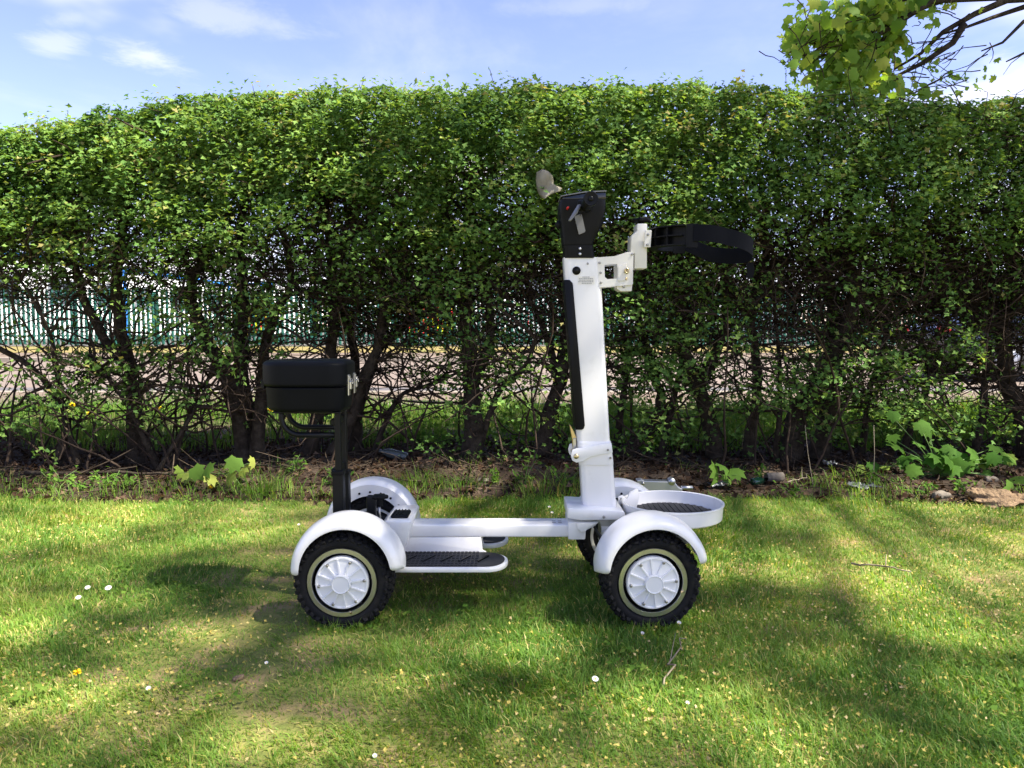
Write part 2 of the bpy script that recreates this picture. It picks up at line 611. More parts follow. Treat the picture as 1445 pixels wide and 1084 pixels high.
sheet('dark_road_strip', -90, 90, 9.14, 10.35, -.004, M['road_strip'])  # darker, greyer strip along the near side of the road
mb = MB().box(-90, 90, 17.6, 17.75, -.03, .10, .015)
tag(mb.build('kerb', M['kerb']), kind='structure')
sheet('far_footpath', -90, 90, 17.75, 21.0, .08, M['path'])
sheet('far_verge', -90, 90, 21.0, 27.4, .085, M['far_verge'])
sheet('yard', -90, 90, 27.4, 160, -.006, M['yard'])

# ------------------------------------------------------------------ palisade fence across the road
FY = 26.6
fence = thing('palisade_fence', (0, FY, .085), 'green steel palisade fence with pointed pales across the road', 'fence')
pale = MB()
w_, d_, ht = .052, .022, 2.0
prof = [(-w_, 0), (-w_ * .45, -d_), (w_ * .45, -d_), (w_, 0)]
lo = [(x, y, .08) for x, y in prof]
md = [(x, y, ht - .13) for x, y in prof]
tp = [(-w_ * .75, 0, ht), (-w_ * .1, -d_, ht - .04), (w_ * .1, -d_, ht - .04), (w_ * .75, 0, ht)]
pale.grid([lo, md, tp], False)
pale_o = pale.build('pale', M['fence'], fence, base=Vector((0, 0, 0)))
SP = .165
npale = 262
for i in range(npale):
    o = pale_o if i == 0 else pale_o.copy()
    if i:
        COL.objects.link(o)
        o.parent = fence
    o.location = ((i - npale / 2) * SP, 0, 0)
for z in (.35, 1.65):
    MB().box(-npale / 2 * SP, npale / 2 * SP, FY + .003, FY + .045, .085 + z, .085 + z + .05).build('rail', M['fence'], fence)
post = MB().box(-.05, .05, .046, .14, -.1, 1.9, 0).build('post', M['fence'], fence, base=Vector((0, 0, 0)))
for i in range(16):
    o = post if i == 0 else post.copy()
    if i:
        COL.objects.link(o)
        o.parent = fence
    o.location = (-20.6 + i * 2.75, 0, 0)

# ------------------------------------------------------------------ buildings and vehicles behind the fence
b = thing('white_building', (-36, 58, 0), 'long white industrial building with blue roof trim behind the green fence', 'building')
XW = -28.6
MB().box(-52, XW, 40, 92, -.05, 4.8).build('wall', M['bldg'], b)
MB().box(-52.3, XW + .12, 39.8, 92.2, 4.8, 5.05).build('roof_trim', M['blue'], b)
for y in (57, 78):
    MB().box(XW + .003, XW + .15, y - .12, y + .12, 0, 4.8).build('drainpipe', M['blue'], b)
for y in (43.4, 49, 54.4, 60, 66.5, 74):
    f = MB()
    for (a0, a1, c0, c1) in ((-1.3, 1.3, 2.2, 2.32), (-1.3, 1.3, 3.6, 3.72), (-1.3, -1.18, 2.32, 3.6), (1.18, 1.3, 2.32, 3.6), (-.06, .06, 2.32, 3.6)):
        f.box(XW + .003, XW + .12, y + a0, y + a1, c0, c1)
    fr = f.build('window', M['bldg_grey'], b)
    MB().box(XW + .003, XW + .05, y - 1.18, y + 1.18, 2.32, 3.6).build('pane', M['window'], fr)

b = thing('grey_warehouse', (8, 96, 0), 'distant pale grey warehouse with a low pitched roof behind the vans', 'building')
MB().prism([(-22, -.05), (34, -.05), (34, 5.2), (6, 7.4), (-22, 5.2)], 92, 120).build('wall', M['bldg_grey'], b)
MB().prism([(-22.6, 5.21), (6, 7.41), (34.6, 5.21), (34.6, 5.5), (6, 7.75), (-22.6, 5.5)], 91.6, 120.4).build('roof', M['bldg'], b)
for x in (-16, -6, 4, 14, 24):
    MB().box(x - 2, x + 2, 91.9, 92.1, 0, 4.2).build('loading_door', M['bldg'], b)


def van(name, x, y, rz, label, cat, chev=True):
    t = thing(name, (x, y, -.006), label, cat, 'white vans parked behind the fence')
    t.rotation_euler.z = rz
    B0 = Vector((0, 0, 0))

    def bb(mb, n, m, par=t, sa=None):
        return mb.build(n, m, par, base=B0, smooth_angle=sa)
    body = MB()
    # side outline (y forward is +y; rear faces -y), pushed across x
    side = [(-2.7, .42), (-2.72, 2.45), (-2.6, 2.58), (1.2, 2.58), (1.95, 1.45), (2.7, 1.2), (2.8, .9), (2.8, .42)]
    Mx = Matrix.Rotation(R(90), 4, 'Z')
    bm = MB().prism(side, -.98, .98, .06, 2, Mx)
    bo = bb(bm, 'body', M['van_white'], sa=R(35))
    back = MB()
    for sx in (-1, 1):
        d = MB().box(min(sx * .02, sx * .90), max(sx * .02, sx * .90), -2.76, -2.735, .5, 1.58, .008)
        do = bb(d, 'rear_door', M['chevron'] if chev else M['van_white'])
        bb(MB().box(min(sx * .06, sx * .06 + sx * .1), max(sx * .06, sx * .06 + sx * .1), -2.785, -2.762, 1.05, 1.11), 'handle', M['black_plastic'], do)
        w = MB().box(min(sx * .12, sx * .82), max(sx * .12, sx * .82), -2.75, -2.725, 1.66, 2.25, .006)
        bb(w, 'rear_window', M['window'])
        bb(MB().box(min(sx * .915, sx * .97), max(sx * .915, sx * .97), -2.77, -2.73, .8, 1.5, .006), 'tail_lamp', M['lamp_red'])
        bb(MB().box(sx * .982 if sx > 0 else -.99, .99 if sx > 0 else -.982, .9, 1.6, 1.45, 2.1), 'side_window', M['window'])
        bb(MB().box(min(sx * 1.0, sx * 1.2), max(sx * 1.0, sx * 1.2), 1.55, 1.63, 1.35, 1.65, .02), 'wing_mirror', M['black_plastic'])
    bb(MB().box(-.95, .95, -2.86, -2.73, .36, .5, .02), 'bumper', M['black_plastic'])
    bb(MB().box(-.28, .28, -2.875, -2.862, .38, .48), 'number_plate', M['dandelion'])
    if chev:
        bb(MB().box(-.8, .8, -2.5, -2.3, 2.585, 2.72, .03), 'light_bar', M['blue'])
    for sx in (-1, 1):
        for yy in (-1.7, 1.75):
            wv = MB().lathe([(0, -.11), (.2, -.11), (.31, -.11), (.34, -.07), (.34, .07), (.31, .11), (0, .11)], 24, M=Matrix.Translation((sx * .86, yy, .34)) @ Matrix.Rotation(R(90), 4, 'Z'))
            wo = bb(wv, 'wheel', M['rubber'])
            bb(MB().lathe([(0, .118), (.19, .116), (.2, .1)], 16, M=Matrix.Translation((sx * .86, yy, .34)) @ Matrix.Rotation(R(-90 if sx > 0 else 90), 4, 'Z')), 'hub_cap', M['alu'], wo)
    return t


p = at(612, 440, 33.5)
van('parked_van', p.x, p.y, R(4), 'white van with red and yellow chevron rear doors behind the middle of the fence', 'van')
p = at(394, 430, 37)
van('parked_van', p.x, p.y, R(-8), 'white van with red and yellow chevron rear doors, seen left of the thick hawthorn stems', 'van')
p = at(655, 430, 41)
van('parked_van', p.x + .6, p.y + 1.5, R(95), 'plain white van parked side on behind the chevron vans', 'van', False)

# dark parked car at the far right of the road
ct = thing('parked_car', (8.6, 12.2, -.012), 'dark blue car parked on the road, half hidden behind the right end of the hedge', 'car')
B0 = Vector((0, 0, 0))
side = [(-2.1, .3), (-2.15, .75), (-1.6, .95), (-.9, 1.42), (.9, 1.44), (1.8, 1.0), (2.1, .9), (2.1, .3)]
MB().prism(side, -.85, .85, .07, 2).build('body', M['dark_car'], ct, base=B0, smooth_angle=R(35))
for ys in (-.856, .852):
    MB().prism([(-1.25, .98), (-.85, 1.34), (-.05, 1.36), (-.05, .98)], ys, ys + .004).build('side_window', M['window'], ct, base=B0)
    MB().prism([(.05, .98), (.05, 1.36), (.85, 1.36), (1.5, 1.0)], ys, ys + .004).build('side_window', M['window'], ct, base=B0)
for x in (-1.3, 1.3):
    for y in (-.78, .78):
        wo = MB().lathe([(0, -.1), (.2, -.1), (.29, -.1), (.32, -.06), (.32, .06), (.29, .1), (0, .1)], 24, (x, y, .32)).build('wheel', M['rubber'], ct, base=B0)
        MB().lathe([(0, -.112), (.19, -.11), (.2, -.101)], 16, (x, y, .32)).build('hub_cap', M['alu'], wo, base=B0)
for x in (-2.14, 2.06):
    for y in (-.62, .62):
        MB().box(x, x + .06, y - .16, y + .16, .72, .84, .01).build('headlight' if x > 0 else 'tail_lamp', M['alu'] if x > 0 else M['lamp_red'], ct, base=B0)

# ------------------------------------------------------------------ foliage kit
HAW = np.array([(0, -.5, 0), (.40, .08, .13), (.15, .14, .05), (0, .52, -.04), (-.15, .14, .05), (-.40, .08, .13)], float)
HAW_T = np.array([(0, 1, 2), (0, 2, 3), (0, 3, 4), (0, 4, 5)])
SYC = np.array([(0, 0, .05), (0, -.34, .02), (.30, -.44, .0), (.36, -.24, .03), (.56, -.02, -.02), (.38, .12, .03), (.42, .40, -.05), (.20, .36, .02), (0, .60, -.12),
                (-.20, .36, .02), (-.42, .40, -.05), (-.38, .12, .03), (-.56, -.02, -.02), (-.36, -.24, .03), (-.30, -.44, .0)], float)
SYC[:, 2] *= 1.7
SYC_T = np.array([(0, i, i + 1 if i < 14 else 1) for i in range(1, 15)])
OVAL = np.array([(0, -.5, 0), (.2, -.1, .06), (0, .5, -.03), (-.2, -.1, .06)], float)
OVAL_T = np.array([(0, 1, 2), (0, 2, 3)])


def place_leaves(P, N, size, tmpl, T, r, up=None, droop=None):
    """leaf blades at points P, facing N, spun at random (or pointing along up)"""
    n = len(P)
    N = N / (np.linalg.norm(N, axis=1)[:, None] + 1e-9)
    ref = r.normal(size=(n, 3)) if up is None else up + .5 * r.normal(size=(n, 3))
    V_ = ref - N * (ref * N).sum(1)[:, None]
    V_ /= np.linalg.norm(V_, axis=1)[:, None] + 1e-9
    U = np.cross(V_, N)
    s = size[:, None, None]
    t = tmpl[None] * s
    W = P[:, None] + U[:, None] * t[..., 0:1] + V_[:, None] * t[..., 1:2] + N[:, None] * t[..., 2:3]
    k = len(tmpl)
    TT = (T[None] + (np.arange(n) * k)[:, None, None]).reshape(-1, 3)
    return W.reshape(-1, 3), TT, k


def blades(P, h, w, r, lean=.5, az=None):
    """grass blades of three triangles each"""
    n = len(P)
    a = r.uniform(0, 6.283, n) if az is None else az
    face = a + r.normal(0, .6, n) + math.pi / 2
    l = np.abs(r.normal(lean, .3, n))
    d = np.stack([np.cos(a), np.sin(a), 0 * a], 1)
    s = np.stack([np.cos(face), np.sin(face), 0 * a], 1) * (w / 2)[:, None]
    z = np.array([0, 0, 1.0])
    mid = P + d * (h * l * .28)[:, None] + z * (h * .55)[:, None]
    tip = P + d * (h * l)[:, None] + z * (h * np.clip(1.05 - .35 * l * l, .25, 1))[:, None]
    V = np.stack([P - s, P + s, mid - s * .75, mid + s * .75, tip], 1).reshape(-1, 3)
    T = (np.array([(0, 1, 3), (0, 3, 2), (2, 3, 4)])[None] + (np.arange(n) * 5)[:, None, None]).reshape(-1, 3)
    return V, T


def tubes_np(paths, rads, nseg=4):
    """many thin tubes: paths (n, k, 3), rads (n, k)"""
    n, k, _ = paths.shape
    t = np.gradient(paths, axis=1)
    t /= np.linalg.norm(t, axis=2)[..., None] + 1e-9
    ref = np.where(np.abs(t[..., 2:3]) < .8, np.array([0, 0, 1.0]), np.array([1.0, 0, 0]))
    a = np.cross(t, ref)
    a /= np.linalg.norm(a, axis=2)[..., None] + 1e-9
    b_ = np.cross(t, a)
    th = np.arange(nseg) * 2 * math.pi / nseg
    ring = a[:, :, None] * np.cos(th)[:, None] + b_[:, :, None] * np.sin(th)[:, None]
    V = paths[:, :, None] + ring * rads[:, :, None, None]
    idx = np.arange(n * k * nseg).reshape(n, k, nseg)
    q = []
    for j in range(nseg):
        j2 = (j + 1) % nseg
        q.append(np.stack([idx[:, :-1, j], idx[:, :-1, j2], idx[:, 1:, j2], idx[:, 1:, j]], -1).reshape(-1, 4))
    return V.reshape(-1, 3), np.concatenate(q)


def walk(P, D, length, k, r, wob=.35, pull=None):
    """wandering polylines from P along D"""
    n = len(P)
    D = D / (np.linalg.norm(D, axis=1)[:, None] + 1e-9)
    out = [P]
    p = P.copy()
    for i in range(k - 1):
        D = D + wob * r.normal(size=(n, 3))
        if pull is not None:
            D = D + pull
        D = D / (np.linalg.norm(D, axis=1)[:, None] + 1e-9)
        p = p + D * (length / (k - 1))[:, None]
        out.append(p)
    return np.stack(out, 1)


# ------------------------------------------------------------------ the hawthorn hedge, plant by plant
def hedge_top(x):
    x = np.asarray(x, float)
    t = np.clip((-1.05 - x) / 1.7, 0, 1.6)
    return 2.12 - .27 * t ** 1.5 - .45 * np.clip((-3.0 - x) / 2, 0, 1) + .02 * np.sin(2.1 * x) + .012 * np.sin(7 * x + 1) - .05 * np.clip((x - 1.5) / 1, 0, 1)


hA, hB, hC = Noise(1.1, 10, 31), Noise(3.2, 14, 32), Noise(7.5, 16, 33)
hole = Noise(1.6, 12, 35)
hole2 = Noise(.9, 10, 36)
HX0, HX1 = -4.7, 4.7


def hedge_front(x, z):
    P = np.stack([x, 0 * x, z], 1)
    top = hedge_top(x)
    base = 4.02 + .16 * np.clip((1.45 - z) / .8, 0, 1)
    rnd = .22 * np.clip((z - (top - .22)) / .22, 0, 1) ** 2
    return base + rnd + .06 * hA(P) + .055 * hB(P) + .025 * hC(P)


LV, LN, LS, LT = [], [], [], []        # leaf points, facings, sizes, tints


def add_leaves(P, N, s, t):
    LV.append(P)
    LN.append(N)
    LS.append(s)
    LT.append(t)


def thin_right(x):
    return np.where(x > 1.25, .62, 1.0)


r = np.random.default_rng(41)
# front of the clipped upper hedge
n = 185000
x = r.uniform(HX0, HX1, n)
zt = hedge_top(x)
z = 1.0 + r.random(n) * (zt - 1.0)
Pq = np.stack([x, 0 * x, z], 1)
zd = np.where(x > .9, 1.30, 1.46) + .10 * hA(Pq * 1.5)
dens = np.clip((z - zd) / .22 + .9 * np.clip(hB(Pq), -.6, 1) * np.clip((1.95 - z) / .5, 0, 1) + .3, .10, 1) * thin_right(x)
dens *= np.clip(1.15 + .9 * hB(Pq * 1.3 + 4), .25, 1)
k = r.random(n) < dens
x, z = x[k], z[k]
dep = r.exponential(.075, len(x))
y = hedge_front(x, z) + dep - .05 * np.clip(hB(Pq[k] * 1.3 + 4), -.5, 1)
P = np.stack([x, y, z], 1)
e = .04
gx = (hedge_front(x + e, z) - hedge_front(x - e, z)) / (2 * e)
gz = (hedge_front(x, z + e) - hedge_front(x, z - e)) / (2 * e)
N = np.stack([gx, -np.ones_like(gx), gz], 1)
N /= np.linalg.norm(N, axis=1)[:, None]
N = N * .30 + np.array([0, -.22, .85]) + .42 * r.normal(size=N.shape)
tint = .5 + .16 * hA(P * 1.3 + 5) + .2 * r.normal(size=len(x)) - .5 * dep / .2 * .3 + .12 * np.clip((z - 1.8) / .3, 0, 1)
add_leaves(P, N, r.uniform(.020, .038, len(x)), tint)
# sprays standing proud of the clipped face, tinted brighter to paint in lit clumps
nc = 900
x = r.uniform(HX0, HX1, nc)
z = 1.25 + r.random(nc) * (hedge_top(x) - 1.27)
C_ = np.stack([x, hedge_front(x, z) - r.uniform(.01, .09, nc), z], 1)
rep = r.integers(12, 34, nc)
P = np.repeat(C_, rep, 0) + r.normal(0, 1, (rep.sum(), 3)) * np.array([.055, .03, .03])
add_leaves(P, np.array([0, -.32, .9]) + .40 * r.normal(size=P.shape), r.uniform(.022, .042, len(P)), .62 + .13 * np.repeat(r.normal(size=nc), rep) + .14 * r.normal(size=len(P)))
# top and back
n = 34000
x = r.uniform(HX0, HX1, n)
y = r.uniform(4.12, 5.15, n)
P = np.stack([x, y, 0 * x], 1)
z = hedge_top(x) - .12 * ((y - 4.62) / .55) ** 4 + .018 * hB(P) + .015 * hC(P) - r.exponential(.05, n)
P[:, 2] = z
N = np.array([0, 0, 1.0]) + .75 * r.normal(size=P.shape)
add_leaves(P, N, r.uniform(.024, .044, n), .58 + .2 * r.normal(size=n))
n = 40000
x = r.uniform(HX0, HX1, n)
z = .95 + r.random(n) * (hedge_top(x) - 1.0)
P = np.stack([x, 0 * x, z], 1)
keep = r.random(n) < np.clip((z - 1.05) / .4, .1, 1) * thin_right(x)
P = P[keep]
P[:, 1] = 5.2 - .06 * hB(P) - .05 * hA(P) - r.exponential(.07, len(P))
N = np.array([0, .8, .3]) + .7 * r.normal(size=P.shape)
add_leaves(P, N, r.uniform(.024, .044, len(P)), .5 + .2 * r.normal(size=len(P)))
# interior
n = 64000
x = r.uniform(HX0, HX1, n)
y = r.uniform(4.15, 5.1, n)
z = 1.05 + r.random(n) ** .62 * (hedge_top(x) - 1.12)
P = np.stack([x, y, z], 1)
P = P[r.random(n) < np.clip(.5 + .8 * hole(P) + 1.2 * np.clip((P[:, 2] - 1.5) / .2, 0, 1), 0, 1) * thin_right(P[:, 0])]
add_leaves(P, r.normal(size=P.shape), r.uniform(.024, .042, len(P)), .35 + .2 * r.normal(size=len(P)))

# stems, from pixels of the photograph at the depth where each stands: (Y, radius, points)
STEMS = {
    0: [(4.5, .020, [(-310, 640), (-300, 520), (-330, 380), (-300, 250)]), (4.4, .016, [(-310, 640), (-230, 520), (-190, 400), (-210, 280)])],
    1: [(4.35, .022, [(75, 650), (95, 590), (45, 520), (-30, 470), (-60, 380)]), (4.3, .014, [(112, 628), (85, 560), (70, 470), (20, 380)]),
        (4.4, .017, [(-140, 640), (-120, 500), (-100, 380), (-130, 280)])],
    2: [(4.45, .042, [(193, 655), (190, 590), (183, 520), (168, 450), (167, 380), (176, 300), (170, 220)]),
        (4.42, .026, [(183, 520), (150, 480), (122, 430), (103, 370), (80, 300), (60, 240)]), (4.25, .013, [(225, 660), (190, 590), (160, 545), (125, 500)])],
    3: [(4.45, .046, [(345, 655), (335, 590), (318, 525), (290, 480), (268, 430), (272, 390), (295, 350), (290, 270)]),
        (4.5, .048, [(352, 655), (346, 580), (340, 500), (345, 420), (338, 340), (345, 250)]),
        (4.42, .036, [(362, 655), (368, 580), (372, 510), (385, 450), (410, 400), (400, 320)]),
        (4.2, .012, [(218, 672), (250, 620), (285, 560), (300, 510)]), (4.25, .012, [(240, 650), (262, 600), (285, 545), (330, 500)])],
    4: [(4.6, .040, [(430, 660), (445, 600), (462, 540), (470, 470), (468, 400), (462, 320), (458, 270)]),
        (4.58, .022, [(460, 285), (440, 250), (430, 215)]), (4.58, .018, [(460, 285), (480, 255), (510, 240)]), (4.6, .018, [(461, 290), (455, 240), (450, 200)]),
        (4.5, .036, [(462, 660), (490, 600), (512, 540), (535, 480), (540, 420), (520, 340), (525, 250)])],
    5: [(4.7, .034, [(500, 650), (505, 590), (530, 500), (572, 460), (600, 410), (590, 330)]), (4.6, .016, [(520, 600), (560, 565), (600, 545), (640, 530)]),
        (4.75, .03, [(505, 590), (500, 500), (485, 430), (500, 340), (490, 260)])],
    6: [(4.4, .056, [(668, 668), (668, 600), (666, 545), (660, 490), (655, 420), (665, 340), (660, 250)]),
        (4.4, .030, [(666, 545), (690, 480), (684, 400), (640, 330), (630, 250)]), (4.38, .02, [(668, 600), (700, 560), (740, 520), (760, 470)])],
    7: [(4.5, .044, [(758, 655), (772, 600), (790, 540), (800, 470), (795, 400), (780, 320), (785, 240)]),
        (4.55, .022, [(790, 540), (770, 470), (745, 410), (740, 330)])],
    8: [(4.6, .036, [(868, 668), (905, 615), (932, 575), (925, 530), (905, 470), (900, 400), (890, 300)]), (4.6, .02, [(932, 575), (960, 520), (965, 450), (940, 380)]),
        (4.7, .022, [(868, 600), (880, 560), (885, 500), (870, 440)])],
    9: [(4.5, .045, [(1012, 655), (1002, 600), (985, 550), (968, 500), (962, 420), (975, 340), (960, 250)]),
        (4.48, .032, [(985, 550), (1010, 500), (1025, 430), (1015, 350)]), (4.5, .030, [(1055, 655), (1062, 590), (1070, 530), (1060, 440), (1080, 350), (1075, 250)])],
    10: [(4.45, .058, [(1110, 660), (1125, 590), (1160, 530), (1185, 480), (1205, 410), (1195, 330), (1210, 240)]),
         (4.5, .05, [(1150, 655), (1165, 590), (1178, 530), (1180, 450), (1165, 370), (1170, 270)]), (4.4, .016, [(1092, 655), (1100, 580), (1098, 480), (1085, 380)])],
    11: [(4.55, .018, [(1268, 640), (1290, 590), (1310, 540), (1300, 470), (1330, 420), (1320, 330)]), (4.4, .020, [(1372, 600), (1390, 560), (1370, 520), (1300, 500), (1240, 520)]),
         (4.5, .022, [(1405, 440), (1370, 425), (1330, 440), (1290, 430), (1260, 380)]), (4.6, .016, [(1215, 650), (1225, 560), (1250, 470), (1245, 380), (1260, 300)])],
    12: [(4.4, .055, [(1462, 650), (1440, 590), (1420, 530), (1418, 450), (1430, 370), (1425, 280)]), (4.45, .028, [(1420, 470), (1380, 440), (1350, 380), (1340, 310)])],
    13: [(4.5, .045, [(1650, 650), (1640, 550), (1655, 420), (1640, 300)]), (4.5, .03, [(1650, 600), (1600, 500), (1590, 380)]), (4.4, .03, [(1800, 650), (1790, 500), (1810, 350)])],
}
PLANT_X = {0: -3.9, 1: -3.0, 2: -2.2, 3: -1.55, 4: -1.02, 5: -.7, 6: -.22, 7: .22, 8: .74, 9: 1.18, 10: 1.85, 11: 2.4, 12: 2.95, 13: 3.95}
PLANT_LABEL = {
    0: 'outermost hawthorn at the low left end of the hedge',
    1: 'scrubby hawthorn with thin leaning sticks at the left edge of the hedge',
    2: 'hawthorn with one straight slim grey trunk left of the thick clump of stems',
    3: 'hawthorn with a thick clump of three dark stems just left of the black seat box',
    4: 'hawthorn behind the black seat box with a forked top stem',
    5: 'crooked hawthorn right of the black seat box, its stem leaning right',
    6: 'leafy hawthorn with a thick dark trunk above the middle of the white frame rail',
    7: 'hawthorn leaning right just left of the white steering column',
    8: 'hawthorn with a bent stem just right of the white steering column',
    9: 'hawthorn with twin stems behind the black bag strap',
    10: 'thickest dark trunked hawthorn, right of the black bag strap',
    11: 'twiggy thin stemmed hawthorn with sparse leaves near the right end of the hedge',
    12: 'hawthorn with a thick trunk at the right edge of the picture',
    13: 'outermost hawthorn past the right end of the hedge',
}
plants = {}
px_arr = np.array([PLANT_X[i] for i in range(14)])
stem_samples = []
stem_owner = []
for i in range(14):
    t = thing('hawthorn', (PLANT_X[i], 4.5, .03), PLANT_LABEL[i], 'hedge tree', 'hawthorns of the clipped hedge')
    plants[i] = t
    for si, (Y, rad, pts) in enumerate(STEMS[i]):
        P3 = []
        for q, (a, c) in enumerate(pts):
            f = q / (len(pts) - 1)
            P3.append(at(a, c, Y + .12 * math.sin(3 * f + si + i) * f))
        if P3[0].z < .45:                      # set the foot into the soil
            P3[0].z = .0
        # smooth by subdividing
        fine_pts = []
        for q in range(len(P3) - 1):
            p0, p1, p2, p3 = P3[max(q - 1, 0)], P3[q], P3[q + 1], P3[min(q + 2, len(P3) - 1)]
            for u in (0, .25, .5, .75):
                fine_pts.append(.5 * ((2 * p1) + (p2 - p0) * u + (2 * p0 - 5 * p1 + 4 * p2 - p3) * u * u + (3 * p1 - p0 - 3 * p2 + p3) * u ** 3))
        fine_pts.append(P3[-1])
        m_ = len(fine_pts)
        rr_ = random.Random(i * 17 + si)
        rad *= 1.15
        rads = [rad * (1.0 - .62 * j / (m_ - 1)) * (1 + .10 * rr_.uniform(-1, 1)) + (rad * .45 * max(0, 1 - j / 2.5) if pts[0][1] > 600 else 0) for j in range(m_)]
        fine_pts = [p + Vector((rr_.uniform(-1, 1), rr_.uniform(-1, 1), 0)) * rad * .22 for p in fine_pts]
        mbs = MB().tube(fine_pts, rads, 9)
        mbs.build('trunk' if si == 0 or rad > .03 else 'stem', M['bark'], t)
        for j, p in enumerate(fine_pts):
            if p.z > .25:
                stem_samples.append((p.x, p.y, p.z))
                stem_owner.append(i)
stem_samples = np.array(stem_samples)
stem_owner = np.array(stem_owner)

# branches that leave the stems, then twigs that leave the branches
TW_P, TW_R = [], []
r = np.random.default_rng(43)
nb = 1500
pick = r.integers(0, len(stem_samples), nb)
P0 = stem_samples[pick]
D0 = np.stack([r.normal(0, 1.2, nb), r.normal(-.25, .7, nb), r.normal(.25, .45, nb)], 1)
L0 = r.uniform(.25, .75, nb)
br = walk(P0, D0, L0, 7, r, .32)
ok = (br[..., 1] > 3.9).all(1) & (br[..., 2] > .12).all(1) & (br[..., 1] < 5.4).all(1)
br = br[ok]
br[..., 2] = np.minimum(br[..., 2], hedge_top(br[..., 0]) - .14)
rb = r.uniform(.004, .010, len(br))[:, None] * np.linspace(1, .45, 7)[None]
ns_ = 95                       # thin leaning shoots from the ground
P0 = np.stack([np.where(r.random(ns_) < .62, r.uniform(-3.4, -.5, ns_), r.uniform(-.5, 3.8, ns_)), r.uniform(4.05, 4.8, ns_), np.full(ns_, .02)], 1)
sh = walk(P0, np.stack([r.normal(0, .55, ns_), r.normal(0, .3, ns_), np.ones(ns_)], 1), r.uniform(.45, 1.25, ns_), 7, r, .16)
br = np.concatenate([br, sh])
rb = np.concatenate([rb, r.uniform(.004, .009, ns_)[:, None] * np.linspace(1, .5, 7)[None]])
BR_V = (br, rb)
nt_ = 5200
src = br.reshape(-1, 3)
P0 = src[r.integers(0, len(src), nt_)]
D0 = np.stack([r.normal(0, 1, nt_), r.normal(-.3, .8, nt_), r.normal(.1, .8, nt_)], 1)
L0 = r.uniform(.12, .38, nt_)
tw = walk(P0, D0, L0, 5, r, .3)
tw = tw[(tw[..., 1] > 3.8).all(1) & (tw[..., 2] > .12).all(1) & (tw[..., 1] < 5.5).all(1)]
tw = tw[(tw[..., 2].mean(1) > .95) | (r.random(len(tw)) < .55)]
tw[..., 2] = np.minimum(tw[..., 2], hedge_top(tw[..., 0]) - .05)
rt = r.uniform(.0016, .0036, len(tw))[:, None] * np.linspace(1, .45, 5)[None]
# the dense tangle inside the upper hedge
ni = 9500
P0 = np.stack([r.uniform(HX0, HX1, ni), r.uniform(4.15, 5.1, ni), .98 + r.random(ni) ** 1.25 * .98], 1)
P0[:, 2] = np.minimum(P0[:, 2], hedge_top(P0[:, 0]) - .12)
D0 = np.stack([r.normal(0, 1, ni), r.normal(0, .7, ni), r.normal(.3, .7, ni)], 1)
tg = walk(P0, D0, r.uniform(.15, .45, ni), 5, r, .3)
tg[..., 2] = np.minimum(tg[..., 2], hedge_top(tg[..., 0]) - .08)
tg[..., 1] = np.clip(tg[..., 1], 4.06, 5.3)
rg = r.uniform(.0018, .0046, ni)[:, None] * np.linspace(1, .5, 5)[None]
# bare twigs at the front right, where the hedge is thin
nr = 1500
P0 = np.stack([r.uniform(1.15, 3.9, nr), r.uniform(4.05, 4.6, nr), r.uniform(.35, 1.95, nr)], 1)
tr_ = walk(P0, np.stack([r.normal(0, 1, nr), r.normal(-.2, .4, nr), r.normal(.2, .7, nr)], 1), r.uniform(.15, .5, nr), 5, r, .28)
tr_[..., 2] = np.minimum(tr_[..., 2], hedge_top(tr_[..., 0]) - .04)
rr2 = r.uniform(.0016, .0042, nr)[:, None] * np.linspace(1, .5, 5)[None]
tw_all = np.concatenate([tw, tg, tr_])
rt_all = np.concatenate([rt, rg, rr2])

# darker tangle in the heart of the hedge, centre and right
nm = 3800
P0 = np.stack([r.uniform(-1.25, 4.2, nm), r.uniform(4.3, 5.1, nm), r.uniform(.72, 1.4, nm)], 1)
tm_ = walk(P0, np.stack([r.normal(0, 1, nm), r.normal(0, .6, nm), r.normal(.3, .7, nm)], 1), r.uniform(.15, .5, nm), 5, r, .28)
tw_all = np.concatenate([tw_all, tm_])
rt_all = np.concatenate([rt_all, r.uniform(.002, .0055, nm)[:, None] * np.linspace(1, .5, 5)[None]])
n = 17000
P = np.stack([r.uniform(-1.25, 4.2, n), r.uniform(4.35, 5.15, n), r.uniform(.78, 1.42, n)], 1)
P = P[r.random(n) < np.clip(.55 + 1.0 * hole(P), .08, 1)]
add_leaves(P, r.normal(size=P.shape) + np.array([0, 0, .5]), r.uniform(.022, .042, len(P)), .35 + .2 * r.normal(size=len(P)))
# leaves along the twigs of the open lower hedge, in small tufts
lowtw = tw[(tw[..., 2].mean(1) < 1.5)]
leafy_k = r.random(len(lowtw)) < np.clip(.20 + .7 * hole2(lowtw.mean(1)) + .25 * (lowtw[..., 0].mean(1) > -1.2), .06, .95)
lt = lowtw[leafy_k]
P = np.repeat(lt[:, 1:].reshape(-1, 3), 4, 0)
P = P + r.normal(0, .022, P.shape)
add_leaves(P, np.array([0, -.35, .6]) + .8 * r.normal(size=P.shape), r.uniform(.020, .040, len(P)), .48 + .22 * r.normal(size=len(P)))
